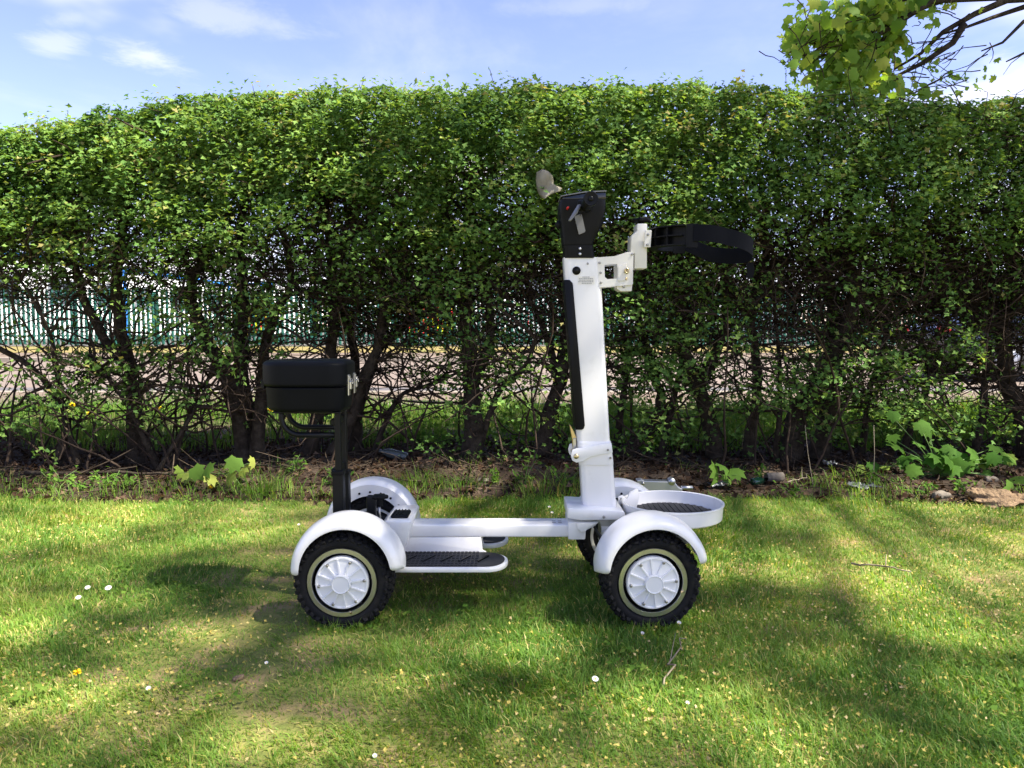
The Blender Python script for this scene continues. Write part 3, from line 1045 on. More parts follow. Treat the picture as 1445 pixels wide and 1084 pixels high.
# hanging tufts that make the ragged underside and the curtain of foliage
nc = 980
x = r.uniform(HX0, HX1, nc)
z = .20 + 1.25 * r.random(nc) ** .8
C_ = np.stack([x, 0 * x, z], 1)
C_[:, 1] = r.uniform(4.0, 5.0, nc)
C_ = C_[r.random(nc) < np.where(C_[:, 2] < .85, np.where(C_[:, 0] > .8, .9, np.where(C_[:, 0] < -.7, .38, .55)), 1) * np.clip(.20 + .75 * hole2(C_) + .85 * hole(C_) + .16 * (C_[:, 0] > -1.0) + .3 * (C_[:, 2] > 1.15) - .3 * (C_[:, 2] < .6) * (C_[:, 0] < -.6), 0, 1)]
rep = r.integers(24, 78, len(C_))
P = np.repeat(C_, rep, 0) + r.normal(0, 1, (rep.sum(), 3)) * np.array([.08, .06, .038])
add_leaves(P, np.array([0, -.35, .9]) + .45 * r.normal(size=P.shape), r.uniform(.022, .042, len(P)), .60 + .12 * np.repeat(r.normal(size=len(C_)), rep) + .16 * r.normal(size=len(P)))
nc = 300                      # low foliage that hides the feet of the trunks at the right
x = np.where(r.random(nc) < .7, r.uniform(.9, 3.9, nc), r.uniform(-.6, .9, nc))
C_ = np.stack([x, r.uniform(4.0, 4.45, nc), .10 + .85 * r.random(nc) ** 1.1], 1)
C_ = C_[r.random(nc) < np.clip(.42 + 1.0 * hole(C_ * 1.2 + 3), .0, 1)]
rep = r.integers(18, 52, len(C_))
P = np.repeat(C_, rep, 0) + r.normal(0, 1, (rep.sum(), 3)) * np.array([.08, .06, .045])
add_leaves(P, np.array([0, -.35, .9]) + .5 * r.normal(size=P.shape), r.uniform(.020, .042, len(P)), .5 + .12 * np.repeat(r.normal(size=len(C_)), rep) + .16 * r.normal(size=len(P)))
# sprigs that stand up above the clipped top
sx = np.concatenate([r.uniform(-3.2, 3.2, 26), np.array([at(q, 120, 4.2).x for q in (352, 450, 525, 540, 592, 700, 715, 740, 768, 1110)])])
sP = np.stack([sx, r.uniform(4.15, 4.6, len(sx)), hedge_top(sx) - .06], 1)
sl = r.uniform(.03, .07, len(sx))
sl[-10:] = (.08, .06, .11, .09, .11, .08, .06, .09, .08, .09)
spr = walk(sP, np.stack([r.normal(0, .15, len(sx)), r.normal(0, .15, len(sx)), np.ones(len(sx))], 1), sl + .05, 5, r, .06)
tw_all = np.concatenate([tw_all, spr])
rt_all = np.concatenate([rt_all, np.full((len(spr), 5), .0016)])
P = np.repeat(spr[:, 1:].reshape(-1, 3), 3, 0) + r.normal(0, .005, (len(spr) * 12, 3))
add_leaves(P, r.normal(size=P.shape) + np.array([0, -.3, .4]), r.uniform(.009, .017, len(P)), .75 + .15 * r.normal(size=len(P)))

LP = np.concatenate(LV)
LNn = np.concatenate(LN)
LSs = np.concatenate(LS)
LTt = np.clip(np.concatenate(LT), 0, 1)
jit = .12 * hB(LP)
own = np.abs((LP[:, 0] + jit)[:, None] - px_arr[None]).argmin(1)
tw_own = np.abs(tw_all[:, 0, 0][:, None] - px_arr[None]).argmin(1)
br_own = np.abs(BR_V[0][:, 0, 0][:, None] - px_arr[None]).argmin(1)
for i in range(14):
    t = plants[i]
    bs = np.array(BASE[t.name])
    k = own == i
    V, T, kk = place_leaves(LP[k] - bs, LNn[k], LSs[k], HAW, HAW_T, r)
    me = fast_mesh('crown', V, T, M['hawthorn'], {'tint': np.repeat(LTt[k], kk)})
    link('crown', me, t)
    k = br_own == i
    V, T = tubes_np(BR_V[0][k] - bs, BR_V[1][k], 6)
    link('branches', fast_mesh('branches', V, T, M['twig'], smooth=True), t)['kind'] = 'stuff'
    k = tw_own == i
    V, T = tubes_np(tw_all[k] - bs, rt_all[k], 3)
    link('twigs', fast_mesh('twigs', V, T, M['twig'], smooth=True), t)['kind'] = 'stuff'

# ------------------------------------------------------------------ sycamore that overhangs the hedge at the right
TREE = Vector((4.75, 5.6, 0))
tree = thing('sycamore_tree', TREE, 'sycamore with broad pale green leaves overhanging the right end of the hedge', 'tree')
r = np.random.default_rng(51)
MB().tube([TREE + Vector(v) for v in ((0, 0, -.05), (-.02, 0, .5), (.03, .02, 1.4), (-.02, .05, 2.4), (-.1, .05, 3.4), (-.3, 0, 6.0), (-.8, .1, 10.0))],
          [.26, .20, .17, .155, .14, .11, .05], 14).build('trunk', M['bark'], tree)
syc_P, syc_N, syc_S, syc_T2 = [], [], [], []
limbs, fineb = [], []
J = TREE + Vector((-.05, 0, 2.75))
BR = [
    (4.75, .015, [(1421, 0), (1375, 20), (1331, 45), (1300, 75), (1262, 98)]),
    (4.6, .013, [(1331, 0), (1290, 15), (1230, 45), (1165, 62), (1122, 58)]),
    (4.55, .013, [(1318, 0), (1270, 30), (1215, 65), (1165, 78), (1124, 78)]),
    (4.85, .012, [(1445, 10), (1400, 25), (1365, 38), (1325, 50)]),
    (4.8, .010, [(1445, 30), (1415, 60), (1385, 72)]),
    (4.9, .010, [(1470, 60), (1445, 75), (1420, 87)]),
    (4.7, .012, [(1360, 35), (1345, 60), (1300, 90), (1270, 105), (1240, 140)]),
    (4.6, .012, [(1300, 0), (1255, 40), (1235, 75), (1200, 100), (1180, 122)]),
    (4.65, .011, [(1270, 0), (1225, 25), (1180, 30), (1140, 32), (1112, 42)]),
]
for q, (Y, rad, pts) in enumerate(BR):
    P3 = [at(a, c, Y - .1 * j / len(pts)) for j, (a, c) in enumerate(pts)]
    if pts[0] not in ((1360, 35),):
        P3 = [J, (J + P3[0]) / 2 + Vector((0, 0, .22))] + P3
    rads = [rad * (1.9 - 1.5 * j / (len(P3) - 1)) for j in range(len(P3))]
    MB().tube(P3, rads, 7).build('limb', M['bark'], tree)
# leaves of the branch in view
mass = [(1160, 40, 45, 26, 4.55, 150), (1215, 30, 42, 32, 4.6, 170), (1200, 78, 46, 24, 4.6, 140), (1130, 62, 18, 28, 4.55, 60), (1255, 12, 45, 22, 4.6, 130), (1250, 60, 24, 22, 4.65, 60),
        (1180, 112, 42, 16, 4.5, 90), (1230, 118, 40, 20, 4.5, 70), (1320, 8, 40, 12, 4.7, 35), (1112, 88, 10, 8, 4.5, 6), (1140, 92, 16, 6, 4.5, 8), (1300, 80, 30, 20, 4.6, 26), (1345, 110, 60, 20, 4.5, 40), (1290, 135, 45, 18, 4.3, 26)]
for (a, c, sa, sc_, Y, n) in mass:
    for _ in range(int(n * .85)):
        p = at(a + r.normal(0, sa * .6), c + r.normal(0, sc_ * .6), Y + r.normal(0, .13))
        small = a > 1290
        syc_P.append(p)
        syc_N.append((r.normal(0, .55), -.75 + r.normal(0, .5), .30 + r.normal(0, .5)))
        syc_S.append(r.uniform(.025, .05) if small else r.uniform(.038, .085))
        syc_T2.append(.55 + .25 * r.normal())
tp0 = []
for (a, c, sa, sc_, Y, n) in mass:
    for _ in range(14):
        tp0.append(at(a + r.normal(0, sa * .6), c + r.normal(0, sc_ * .6), Y + r.normal(0, .1)))
tp0 = np.array(tp0)
tpw = walk(tp0, np.array([.8, .05, .45]) + .55 * r.normal(size=tp0.shape), r.uniform(.10, .30, len(tp0)), 5, r, .2)
V, T = tubes_np(tpw - np.array(TREE), np.linspace(.0014, .0034, 5)[None] * np.ones((len(tp0), 1)), 4)
link('twigs', fast_mesh('twigs', V, T, M['twig'], smooth=True), tree)['kind'] = 'stuff'
# the unseen crown above the frame, spread sunward to shade the lawn
nc = 250
cs = []
Sn = np.array(S)
while len(cs) < nc:
    d = r.normal(size=3)
    d /= np.linalg.norm(d)
    q = np.array((5.8, 1.4, 9.4)) + d * (r.random() ** .45) * np.array((6.6, 6.6, 3.4))
    if q[2] > .84 + .47 * max(q[1], 0) + .35 and q[2] > 3.2:
        if (q - Sn * q[2] / Sn[2])[1] < 5.1 or r.random() < .12:
            cs.append(q)
for (x0_, x1_, y0_, y1_, n_) in ((-1.0, .8, 1.85, 2.85, 44), (.1, 2.3, 4.3, 5.0, 26), (-2.2, -.8, 2.5, 3.3, 7), (.05, .6, 1.9, 2.3, 11)):
    for _ in range(n_):             # unseen boughs added to shade scooter, right of hedge, parts of lawn
        h_ = r.uniform(6.5, 11.5)
        cs.append(np.array((r.uniform(x0_, x1_), r.uniform(y0_, y1_), 0)) + Sn * h_ / Sn[2])
cs = np.array(cs)
hub = np.array((TREE.x - .1, TREE.y, 3.2))
for q in cs[:70]:
    mid = (hub + q) / 2 + r.normal(0, .25, 3) + np.array((0, 0, .35))
    st = hub + np.array((-.1, 0, r.uniform(0, 3.2)))
    fl = .84 + .44 * max(mid[1], 0) + .3
    mid[2] = max(mid[2], fl)
    MB().tube([st, (st + mid) / 2 + np.array((0, 0, .15)), mid, q], [.05, .036, .024, .008], 6).build('limb', M['bark'], tree)
# leaves dropped along sun rays so set sun patches fall on the lawn
GAPS = []
for (a, c, hw, hh) in ((90, 752, 95, 15), (350, 752, 80, 17), (170, 735, 70, 9), (20, 885, 70, 25), (280, 893, 65, 13), (640, 828, 40, 10), (710, 912, 95, 30),
                       (1180, 800, 140, 24), (1400, 800, 70, 20), (950, 990, 95, 26), (1030, 795, 70, 20), (560, 965, 70, 20), (1260, 835, 70, 14), (110, 990, 100, 30), (430, 1050, 130, 25), (1150, 1045, 120, 25), (1350, 900, 60, 16)):
    gy = ground_y(c)
    g_ = at(a, c, gy)
    GAPS.append((g_.x, gy, hw * gy / F, hh * gy * gy / (F * CAM_H)))
GAPS = np.array(GAPS)
Sn = np.array(S)
r = np.random.default_rng(77)
for q in cs:
    n = r.integers(22, 44)
    pp = q + r.normal(0, .48, (n, 3)) * np.array((1, 1, .6))
    fl = .84 + .425 * np.clip(pp[:, 1], 0, None) + .12
    pp = pp[pp[:, 2] > fl]
    ld = pp[:, :2] - Sn[:2] * (pp[:, 2] / Sn[2])[:, None]
    q2 = (((ld[:, None] - GAPS[None, :, :2]) / (GAPS[None, :, 2:] * 1.15)) ** 2).sum(2).min(1)
    pp = pp[q2 > r.uniform(.7, 1.3, len(pp))]
    for p in pp:
        syc_P.append(p)
        syc_N.append((r.normal(0, .6), r.normal(-.2, .5), .7 + r.normal(0, .5)))
        syc_S.append(r.uniform(.05, .095))
        syc_T2.append(.5 + .25 * r.normal())
V, T, kk = place_leaves(np.array(syc_P) - np.array(TREE), np.array(syc_N, float), np.array(syc_S), SYC, SYC_T, r)
link('crown', fast_mesh('crown', V, T, M['sycamore'], {'tint': np.repeat(np.clip(syc_T2, 0, 1), kk)}), tree)

# ------------------------------------------------------------------ lawn grass and ground cover
r = np.random.default_rng(61)
g1, g2, g3 = Noise(.9, 10, 62), Noise(3.0, 14, 63), Noise(9, 16, 64)
N_GRASS = 320000
d = 1.22 + (3.85 - 1.22) * r.random(int(N_GRASS * 1.6)) ** 1.25
x = r.uniform(-1, 1, len(d)) * (.74 * d + .35)
n_out = 60000                  # thinner cover to either side
d2 = 1.0 + 2.85 * r.random(n_out)
x2 = (.74 * d2 + .35 + 1.5 * r.random(n_out) ** 1.3) * np.where(r.random(n_out) < .5, -1, 1)
sel = r.permutation(len(d))[:int(N_GRASS * 1.28)]
d, x = np.concatenate([d2, d[sel]]), np.concatenate([x2, x[sel]])
keep = d < lawn_edge(x) + .05 * r.normal(size=len(d))
d, x = d[keep], x[keep]
P = np.stack([x, d, 0 * d], 1)
worn = g1(P + 3) * .6 + g2(P) * .5
keep = r.random(len(d)) < np.clip(.86 - .35 * np.clip(worn - .15, 0, 1), .3, 1)
P = P[keep]
P = P[np.sort(r.permutation(len(P))[:N_GRASS])]
d = P[:, 1]
clump = .6 * g1(P * .8) + .55 * g2(P) + .5 * g3(P)
h = np.clip(.0200 + .0095 * clump + .008 * r.normal(size=len(P)), .008, .075)
h *= 1 + .25 * np.clip((d - 3.3) / .3, 0, 1)
tint = .42 + .13 * g2(P * .7 + 9) + .10 * g1(P + 4) - .10 * clump + .18 * r.normal(size=len(P)) + .10 * np.clip((2.2 - d), 0, 1)
dry = r.random(len(P)) < .07 + .05 * np.clip(g2(P + 7), 0, 1)
tint[dry] = r.uniform(.85, 1, dry.sum())
az = 6.283 * r.random(len(P)) * .6 + 2.0 * g1(P * .7 + 2) + 1.2 * g2(P + 1)
V, T = blades(P + np.array([0, 0, -.004]), h, r.uniform(.0018, .0040, len(P)), r, .8, az)
tag(link('grass', fast_mesh('grass', V, T, M['grass'], {'tint': np.repeat(np.clip(tint, 0, 1), 5)})), kind='stuff')

# grass that stands up round the tyres
P = []
for (tx_, ty_) in ((-.4657, 2.108), (-.4657, 2.572), (.383, 2.108), (.352, 2.572)):
    n = 420
    a_ = r.uniform(0, 6.283, n)
    P.append(np.stack([tx_ + .085 * np.cos(a_) * r.uniform(.7, 1.25, n), ty_ + .075 * np.sin(a_) * r.uniform(.85, 1.3, n), 0 * a_ - .002], 1))
P = np.concatenate(P)
V, T = blades(P, np.clip(.034 + .011 * r.normal(size=len(P)), .012, .06), r.uniform(.0018, .0038, len(P)), r, .6)
tag(link('tyre_side_grass', fast_mesh('tyre_side_grass', V, T, M['grass'], {'tint': np.repeat(np.clip(.42 + .2 * r.normal(size=len(P)), 0, 1), 5)})), kind='stuff')

# far verge grass seen through the hedge
n = 52000
P = np.stack([r.uniform(-6.2, 6.2, n), 4.75 + 2.65 * r.random(n), 0 * np.zeros(n)], 1)
dens = np.clip(.7 + .6 * g1(P * .8 + 11) - .55 * np.clip((5.5 - P[:, 1]) / .6, 0, 1), 0, 1)
P = P[r.random(n) < dens]
P[:, 2] = .05
h = np.clip(.11 + .05 * g1(P + 5) + .04 * r.normal(size=len(P)), .03, .28)
V, T = blades(P, h, r.uniform(.004, .008, len(P)), r, .6)
tag(link('verge_grass', fast_mesh('verge_grass', V, T, M['verge_grass'], {'tint': np.repeat(np.clip(.45 + .22 * r.normal(size=len(P)), 0, 1), 5)})), kind='stuff')

# fallen yellow flowers on the lawn
n = 13500
d = 1.25 + 2.5 * r.random(n) ** 1.1
x = r.uniform(-1, 1, n) * (.74 * d + .3)
P = np.stack([x, d, 0 * d], 1)
w = np.clip(.55 + .55 * g1(P * .7 + 8) + .35 * g2(P + 2) + .25 * np.clip(x, -1, 1.4) + .25 * (d < 2.1), .04, 1)
P = P[r.random(n) < w]
P[:, 2] = r.uniform(.008, .026, len(P))
V, T, kk = place_leaves(P, np.array([0, -.2, .8]) + .6 * r.normal(size=P.shape), r.uniform(.006, .012, len(P)), HAW, HAW_T, r)
tag(link('fallen_flowers', fast_mesh('fallen_flowers', V, T, M['petal'], {'tint': np.repeat(r.random(len(P)), kk)})), kind='stuff')

# low broad leaved lawn weeds in patches
n = 900
d = 1.25 + 2.4 * r.random(n)
x = r.uniform(-1, 1, n) * (.74 * d + .3)
C_ = np.stack([x, d, 0 * d], 1)
C_ = C_[r.random(n) < np.clip(.12 + .9 * g2(C_ * .6 + 31), 0, 1)]
rep_ = r.integers(6, 16, len(C_))
P = np.repeat(C_, rep_, 0) + r.normal(0, .022, (rep_.sum(), 3)) * np.array([1, 1, 0])
P[:, 2] = r.uniform(.012, .03, len(P))
V, T, kk = place_leaves(P, np.array([0, -.1, .9]) + .35 * r.normal(size=P.shape), r.uniform(.010, .022, len(P)), OVAL * np.array([1.5, 1, 1]), OVAL_T, r)
tag(link('lawn_weeds', fast_mesh('lawn_weeds', V, T, M['weed'], {'tint': np.repeat(np.clip(.8 + .2 * r.normal(size=len(P)), 0, 1), kk)})), kind='stuff')

# leaf litter and twigs under the hedge
n = 15000
P = np.stack([r.uniform(-5, 5, n), 3.5 + 1.9 * r.random(n), np.zeros(n)], 1)
P = P[(P[:, 1] > lawn_edge(P[:, 0]) - .10 + .06 * r.normal(size=n))]
P[:, 2] = bed_z(P[:, 0], P[:, 1]) + r.uniform(.002, .018, len(P))
V, T, kk = place_leaves(P, np.array([0, -.1, .8]) + .5 * r.normal(size=P.shape), r.uniform(.014, .045, len(P)), HAW * np.array([1.1, 1, 1.6]), HAW_T, r)
tag(link('leaf_litter', fast_mesh('leaf_litter', V, T, M['dead_leaf'], {'tint': np.repeat(r.random(len(P)) ** 1.3, kk)})), kind='stuff')
n = 1100
P = np.stack([r.uniform(-4.5, 4.5, n), 3.7 + 1.6 * r.random(n), np.zeros(n)], 1)
P[:, 2] = bed_z(P[:, 0], P[:, 1]) + .012
a = r.uniform(0, 6.28, n)
tp_ = walk(P, np.stack([np.cos(a), np.sin(a), r.uniform(-.05, .35, n)], 1), r.uniform(.06, .32, n), 4, r, .12)
V, T = tubes_np(tp_, r.uniform(.0016, .005, n)[:, None] * np.linspace(1, .6, 4)[None], 4)
tag(link('twig_litter', fast_mesh('twig_litter', V, T, M['straw'], smooth=True)), kind='stuff')

n = 20000
P = np.stack([r.uniform(-4.2, 4.2, n), 3.6 + .95 * r.random(n) ** 1.6, np.zeros(n)], 1)
w = np.clip(-.12 + .75 * g1(P * 1.1 + 21) + .45 * g2(P + 5) + .10 * (P[:, 0] < .2) - .6 * np.clip((P[:, 1] - 3.75) / .5, 0, 1), 0, 1)
P = P[r.random(n) < w]
P[:, 2] = bed_z(P[:, 0], P[:, 1]) - .004
h = np.clip(.05 + .02 * g2(P) + .022 * r.normal(size=len(P)), .015, .13)
V, T = blades(P, h, r.uniform(.0022, .0042, len(P)), r, .7)
tag(link('strip_grass', fast_mesh('strip_grass', V, T, M['grass'], {'tint': np.repeat(np.clip(.42 + .2 * r.normal(size=len(P)), 0, 1), 5)})), kind='stuff')

# undergrowth behind and among the trunks: low leafy weeds nobody could count
n = 900
x = r.uniform(-4.2, 4.4, n)
y = r.uniform(4.55, 6.5, n)
C_ = np.stack([x, y, 0 * x], 1)
C_ = C_[r.random(n) < np.clip(.42 + .5 * g1(C_ * .6 + 3) + .35 * np.clip(x, -1.2, 1), 0, 1)]
rep = r.integers(10, 26, len(C_))
P = np.repeat(C_, rep, 0) + r.normal(0, .09, (rep.sum(), 3)) * np.array([1, 1, 0])
P[:, 2] = .06 + np.abs(r.normal(0, .13, len(P)))
V, T, kk = place_leaves(P, np.array([0, -.3, .8]) + .45 * r.normal(size=P.shape), r.uniform(.022, .055, len(P)), HAW, HAW_T, r)
tag(link('undergrowth', fast_mesh('undergrowth', V, T, M['weed'], {'tint': np.repeat(np.clip(.55 + .25 * r.normal(size=len(P)), 0, 1), kk)})), kind='stuff')


# ------------------------------------------------------------------ single plants at the edge of the lawn
def one_leaf(size, tint, m, tmpl=SYC, T=SYC_T):
    return fast_mesh('leaf', tmpl * size, T, m, {'tint': np.full(len(tmpl), tint)})


LEAF_DATA = {}


def leaf_obj(parent, pos, nrm, up, size, tint, m='seedling'):
    key = (round(size, 2), round(tint, 1), m)
    if key not in LEAF_DATA:
        LEAF_DATA[key] = one_leaf(key[0], key[1], M[m])
    o = bpy.data.objects.new('leaf', LEAF_DATA[key])
    COL.objects.link(o)
    o.parent = parent
    nrm = Vector(nrm).normalized()
    v = Vector(up)
    v = (v - nrm * v.dot(nrm)).normalized()
    u = v.cross(nrm)
    o.matrix_local = Matrix.Translation(Vector(pos) - BASE[parent.name]) @ Matrix((u, v, nrm)).transposed().to_4x4()
    return o


def seedling(foot, leaves, label, stem_r=.0028, name='sycamore_seedling', nrm=(0, -.5, .8), jit=1.0, tint=(.5, .9), m='seedling'):
    """foot: pixel and depth; leaves: pixel, width in pixels"""
    rr = random.Random(label)
    base = at(foot[0], foot[1], foot[2])
    base.z = float(bed_z(np.array([base.x]), np.array([base.y]))[0])
    t = thing(name, base, label, 'seedling', 'young sycamores under the hedge')
    pts = [at(a, c, foot[2] + rr.uniform(-.06, .04)) for a, c, w in leaves]
    mid = sum(pts, Vector()) / len(pts)
    sm = MB()
    top = base.lerp(mid, .75)
    sm.tube([base - Vector((0, 0, .02)), base.lerp(top, .5) + Vector((.006, 0, .01)), top], [stem_r, stem_r * .9, stem_r * .6], 6)
    for p in pts:
        sm.tube([top, top.lerp(p, .5) + Vector((0, 0, .012)), p], [stem_r * .5, stem_r * .4, stem_r * .35], 5)
    sm.build('stem', M['stalk'], t)
    for p, (a, c, w) in zip(pts, leaves):
        w *= .94
        p.y += rr.uniform(-.05, .05)
        n = Vector(nrm) + Vector((rr.uniform(-1, 1), rr.uniform(-.6, .6), rr.uniform(-.6, .6))) * jit
        up = Vector((rr.uniform(-1.2, 1.2), -.4, rr.uniform(-1, -.1)))
        leaf_obj(t, p, n, up, w * foot[2] / F, rr.uniform(*tint), m)
    return t


seedling((345, 690, 3.78), [(250, 668, 24), (268, 672, 24), (283, 664, 26), (298, 662, 30), (318, 655, 26), (335, 652, 26), (352, 654, 22), (302, 674, 22), (330, 672, 26), (345, 664, 24)],
         'pale yellow green sycamore seedling at the lawn edge, left of the black seat post', tint=(.4, .9))
seedling((1030, 700, 3.75), [(1010, 668, 36), (1022, 662, 28), (1040, 670, 28), (1028, 680, 22), (1012, 694, 14)],
         'mid green sycamore seedling just right of the round tray', tint=(.3, .55))
seedling((1176, 724, 3.6), [(1166, 716, 26), (1180, 712, 28), (1188, 716, 24), (1170, 722, 22)], 'small bright lime sycamore seedling low at the soil edge right of the scooter', tint=(.8, 1.0))
bush = []
rr = random.Random(5)
for _ in range(46):
    bush.append((1310 + rr.gauss(0, 42), 655 + rr.gauss(0, 22), rr.uniform(18, 34)))
for _ in range(16):
    bush.append((1345 + rr.gauss(0, 22), 690 + rr.gauss(0, 8), rr.uniform(14, 26)))
seedling((1315, 705, 3.95), bush, 'bushy dark green young sycamore with many broad leaves under the right part of the hedge', .006, tint=(0, .3), jit=.6)
seedling((1428, 716, 3.7), [(1422, 694, 38), (1440, 684, 40), (1458, 694, 34)], 'broad leaved sycamore seedling at the right edge beside the soil heap', tint=(.35, .6))
seedling((1408, 690, 4.0), [(1384, 650, 22), (1400, 648, 24), (1420, 646, 26), (1392, 656, 18), (1430, 650, 20)], 'tall thin sycamore seedling with drooping leaves behind the soil heap', tint=(.4, .7))
seedling((1250, 690, 4.1), [(1225, 662, 20), (1240, 660, 24), (1255, 668, 22), (1262, 655, 20), (1212, 660, 18)], 'small sycamore seedling beside the pale bent stalk', tint=(.3, .7))


def tuft(px, py, Y, n, h, label, dry=.1, spread=.05):
    rr = np.random.default_rng(int(px))
    base = at(px, py, Y)
    base.z = float(bed_z(np.array([base.x]), np.array([base.y]))[0]) - .004
    t = thing('grass_tuft', base, label, 'grass tuft', 'long grass tufts at the lawn edge')
    n = int(n * .55)
    h *= .62
    P = np.stack([rr.normal(0, spread, n), rr.normal(0, spread * .7, n), np.zeros(n)], 1)
    a = np.arctan2(P[:, 1], P[:, 0]) + rr.normal(0, .7, n)
    V, T = blades(P, np.clip(rr.normal(h, h * .35, n), .03, h * 1.7), rr.uniform(.0022, .0045, n), rr, .75, a)
    ti = np.clip(.45 + .2 * rr.normal(size=n) + (rr.random(n) < dry) * .5, 0, 1)
    link('foliage', fast_mesh('foliage', V, T, M['verge_grass'], {'tint': np.repeat(ti, 5)}), t)
    return t


tuft(372, 703, 3.68, 260, .17, 'tall arching grass tuft at the lawn edge left of the seat post', .15, .07)
tuft(600, 690, 3.8, 160, .13, 'grass tuft beside the far white mudguard', .1, .06)
tuft(655, 700, 3.72, 190, .12, 'grass tuft in front of the thick middle trunk, above the frame rail', .1, .07)
tuft(770, 705, 3.68, 260, .14, 'wide grass tuft just left of the steering column foot', .2, .10)
tuft(20, 690, 3.85, 170, .10, 'short grass tuft at the left end of the soil strip', .1, .12)
tuft(540, 705, 3.75, 140, .10, 'short tuft between the far mudguard and the soil', .2, .06)
tuft(1240, 735, 3.5, 150, .08, 'short tuft at the lawn edge below the bushy young sycamore', .2, .10)


def weed(px, py, Y, h, label, nl=14, size=.03, tint=.55):
    rr = np.random.default_rng(int(px * 3 + py))
    base = at(px, py, Y)
    base.z = float(bed_z(np.array([base.x]), np.array([base.y]))[0]) - .004
    t = thing('weed_plant', base, label, 'weed', 'small weeds along the soil strip')
    ns = 3
    lp, ln_ = [], []
    sm = MB()
    for s in range(ns):
        tip = base + Vector((rr.normal(0, .05), rr.normal(0, .04), h * rr.uniform(.6, 1)))
        sm.tube([base, base.lerp(tip, .5) + Vector((rr.normal(0, .008), 0, .01)), tip], [.002, .0016, .001], 5)
        for j in range(nl):
            f = rr.uniform(.25, 1.02)
            lp.append(np.array(base.lerp(tip, f)) + rr.normal(0, .012, 3))
            ln_.append(np.array((0, -.35, .7)) + .5 * rr.normal(size=3))
    sm.build('stem', M['stalk'], t)
    V, T, kk = place_leaves(np.array(lp) - np.array(base), np.array(ln_), rr.uniform(size * .7, size * 1.3, len(lp)), OVAL, OVAL_T, rr)
    link('leaves', fast_mesh('leaves', V, T, M['weed'], {'tint': np.repeat(np.clip(tint + .2 * rr.normal(size=len(lp)), 0, 1), kk)}), t)


for (a, c, Y, h, lab) in (
        (85, 695, 3.75, .13, 'upright feathery weed under the leaning sticks at the far left'),
        (118, 700, 3.7, .08, 'low weed at the lawn edge in front of the left sticks'),
        (150, 690, 3.75, .12, 'tall spindly weed in front of the slim grey trunk'),
        (178, 692, 3.75, .07, 'small weed at the foot of the slim grey trunk'),
        (410, 668, 4.0, .12, 'nettle like weed behind the seat post foot'),
        (455, 690, 3.8, .07, 'low weed between seat post and far mudguard'),
        (700, 690, 3.8, .08, 'round leaved weed on the soil above the frame rail'),
        (740, 700, 3.75, .14, 'feathery pale weed left of the steering column foot'),
        (800, 700, 3.72, .16, 'tall feathery weed right beside the steering column foot'),
        (1075, 690, 3.85, .12, 'dark weed by the green bottle'),
        (1120, 712, 3.65, .06, 'low round leaved weed left of the lime seedling'),
        (1230, 700, 3.75, .08, 'small weed beside the pale bent stalk foot'),
        (1290, 716, 3.62, .07, 'small weed below the bushy young sycamore'),
        (1350, 715, 3.65, .09, 'weed between the brown stone and the soil heap')):
    weed(a, c, Y, h, lab)


# flowers
def daisy(px, py, label, size=.011, h=.04, closed=0.0, tilt=(.1, -.5)):
    size *= .78
    Y = ground_y(py, h)
    hd = at(px, py, Y)
    base = Vector((hd.x + .006, hd.y + .004, 0))
    t = thing('daisy', base, label, 'daisy', 'daisies in the lawn')
    MB().tube([base, base.lerp(hd, .6) + Vector((.003, 0, 0)), hd], [.0012, .001, .001], 5).build('stalk', M['stalk'], t)
    n = Vector((tilt[0], tilt[1], 1)).normalized()
    q = n.to_track_quat('Z', 'Y').to_matrix().to_4x4()
    V, T, tt = [], [], []
    np_ = 18
    for i in range(np_):
        a = 6.283 * i / np_
        ca, sa = math.cos(a), math.sin(a)
        k = len(V)
        zt = size * (.10 + .9 * closed)
        rad = size * (1 - .5 * closed)
        for (rr_, w, z_) in ((.25, .06, 0), (.75, .15, zt * .6), (1.0, .08, zt)):
            for s in (-1, 1):
                V.append(Vector((ca * rad * rr_ - sa * w * s * size, sa * rad * rr_ + ca * w * s * size, z_)))
        T += [(k, k + 1, k + 3), (k, k + 3, k + 2), (k + 2, k + 3, k + 5), (k + 2, k + 5, k + 4)]
    W = np.array([q @ v for v in V]) + np.array(hd - base)
    link('petals', fast_mesh('petals', W, np.array(T), M['daisy'], {'tint': rng.random(len(W))}), t)
    MB().lathe([(0, size * .22), (size * .2, size * .17), (size * .32, .0), (0, -size * .06)], 12, M=Matrix.Translation(hd) @ q @ Matrix.Rotation(R(90), 4, 'X')).build('flower_eye', M['daisy_eye'], t)


for (a, c, lab, s, cl) in ((124, 830, 'leaning daisy with a visible stalk, middle of three left of the scooter', .012, .3), (153, 830, 'open daisy, right of the three daisies left of the scooter', .013, .1),
                           (111, 844, 'daisy nearest the left edge, lowest of the three left of the scooter', .012, .3),
                           (210, 973, 'lone daisy in the lower left lawn', .010, .6), (376, 936, 'small daisy below the rear wheel', .007, .4), (840, 958, 'open daisy below the front wheel, in a shaded patch', .010, 0),
                           (906, 896, 'closed white daisy right under the front wheel', .011, .9), (422, 742, 'closed daisy beside the rear mudguard', .012, .8),
                           (958, 880, 'white clover like daisy at the foot of the front tyre', .010, .5), (529, 1067, 'tiny daisy at the bottom edge of the lawn', .007, .3),
                           (775, 716, 'upper of two tiny daisies behind the frame rail', .010, .4), (779, 724, 'lower of two tiny daisies behind the frame rail', .010, .4),
                           (970, 993, 'faded daisy in the sunny patch below the front wheel', .008, .6)):
    daisy(a, c, lab, s, .035 if c > 760 else .05, cl)


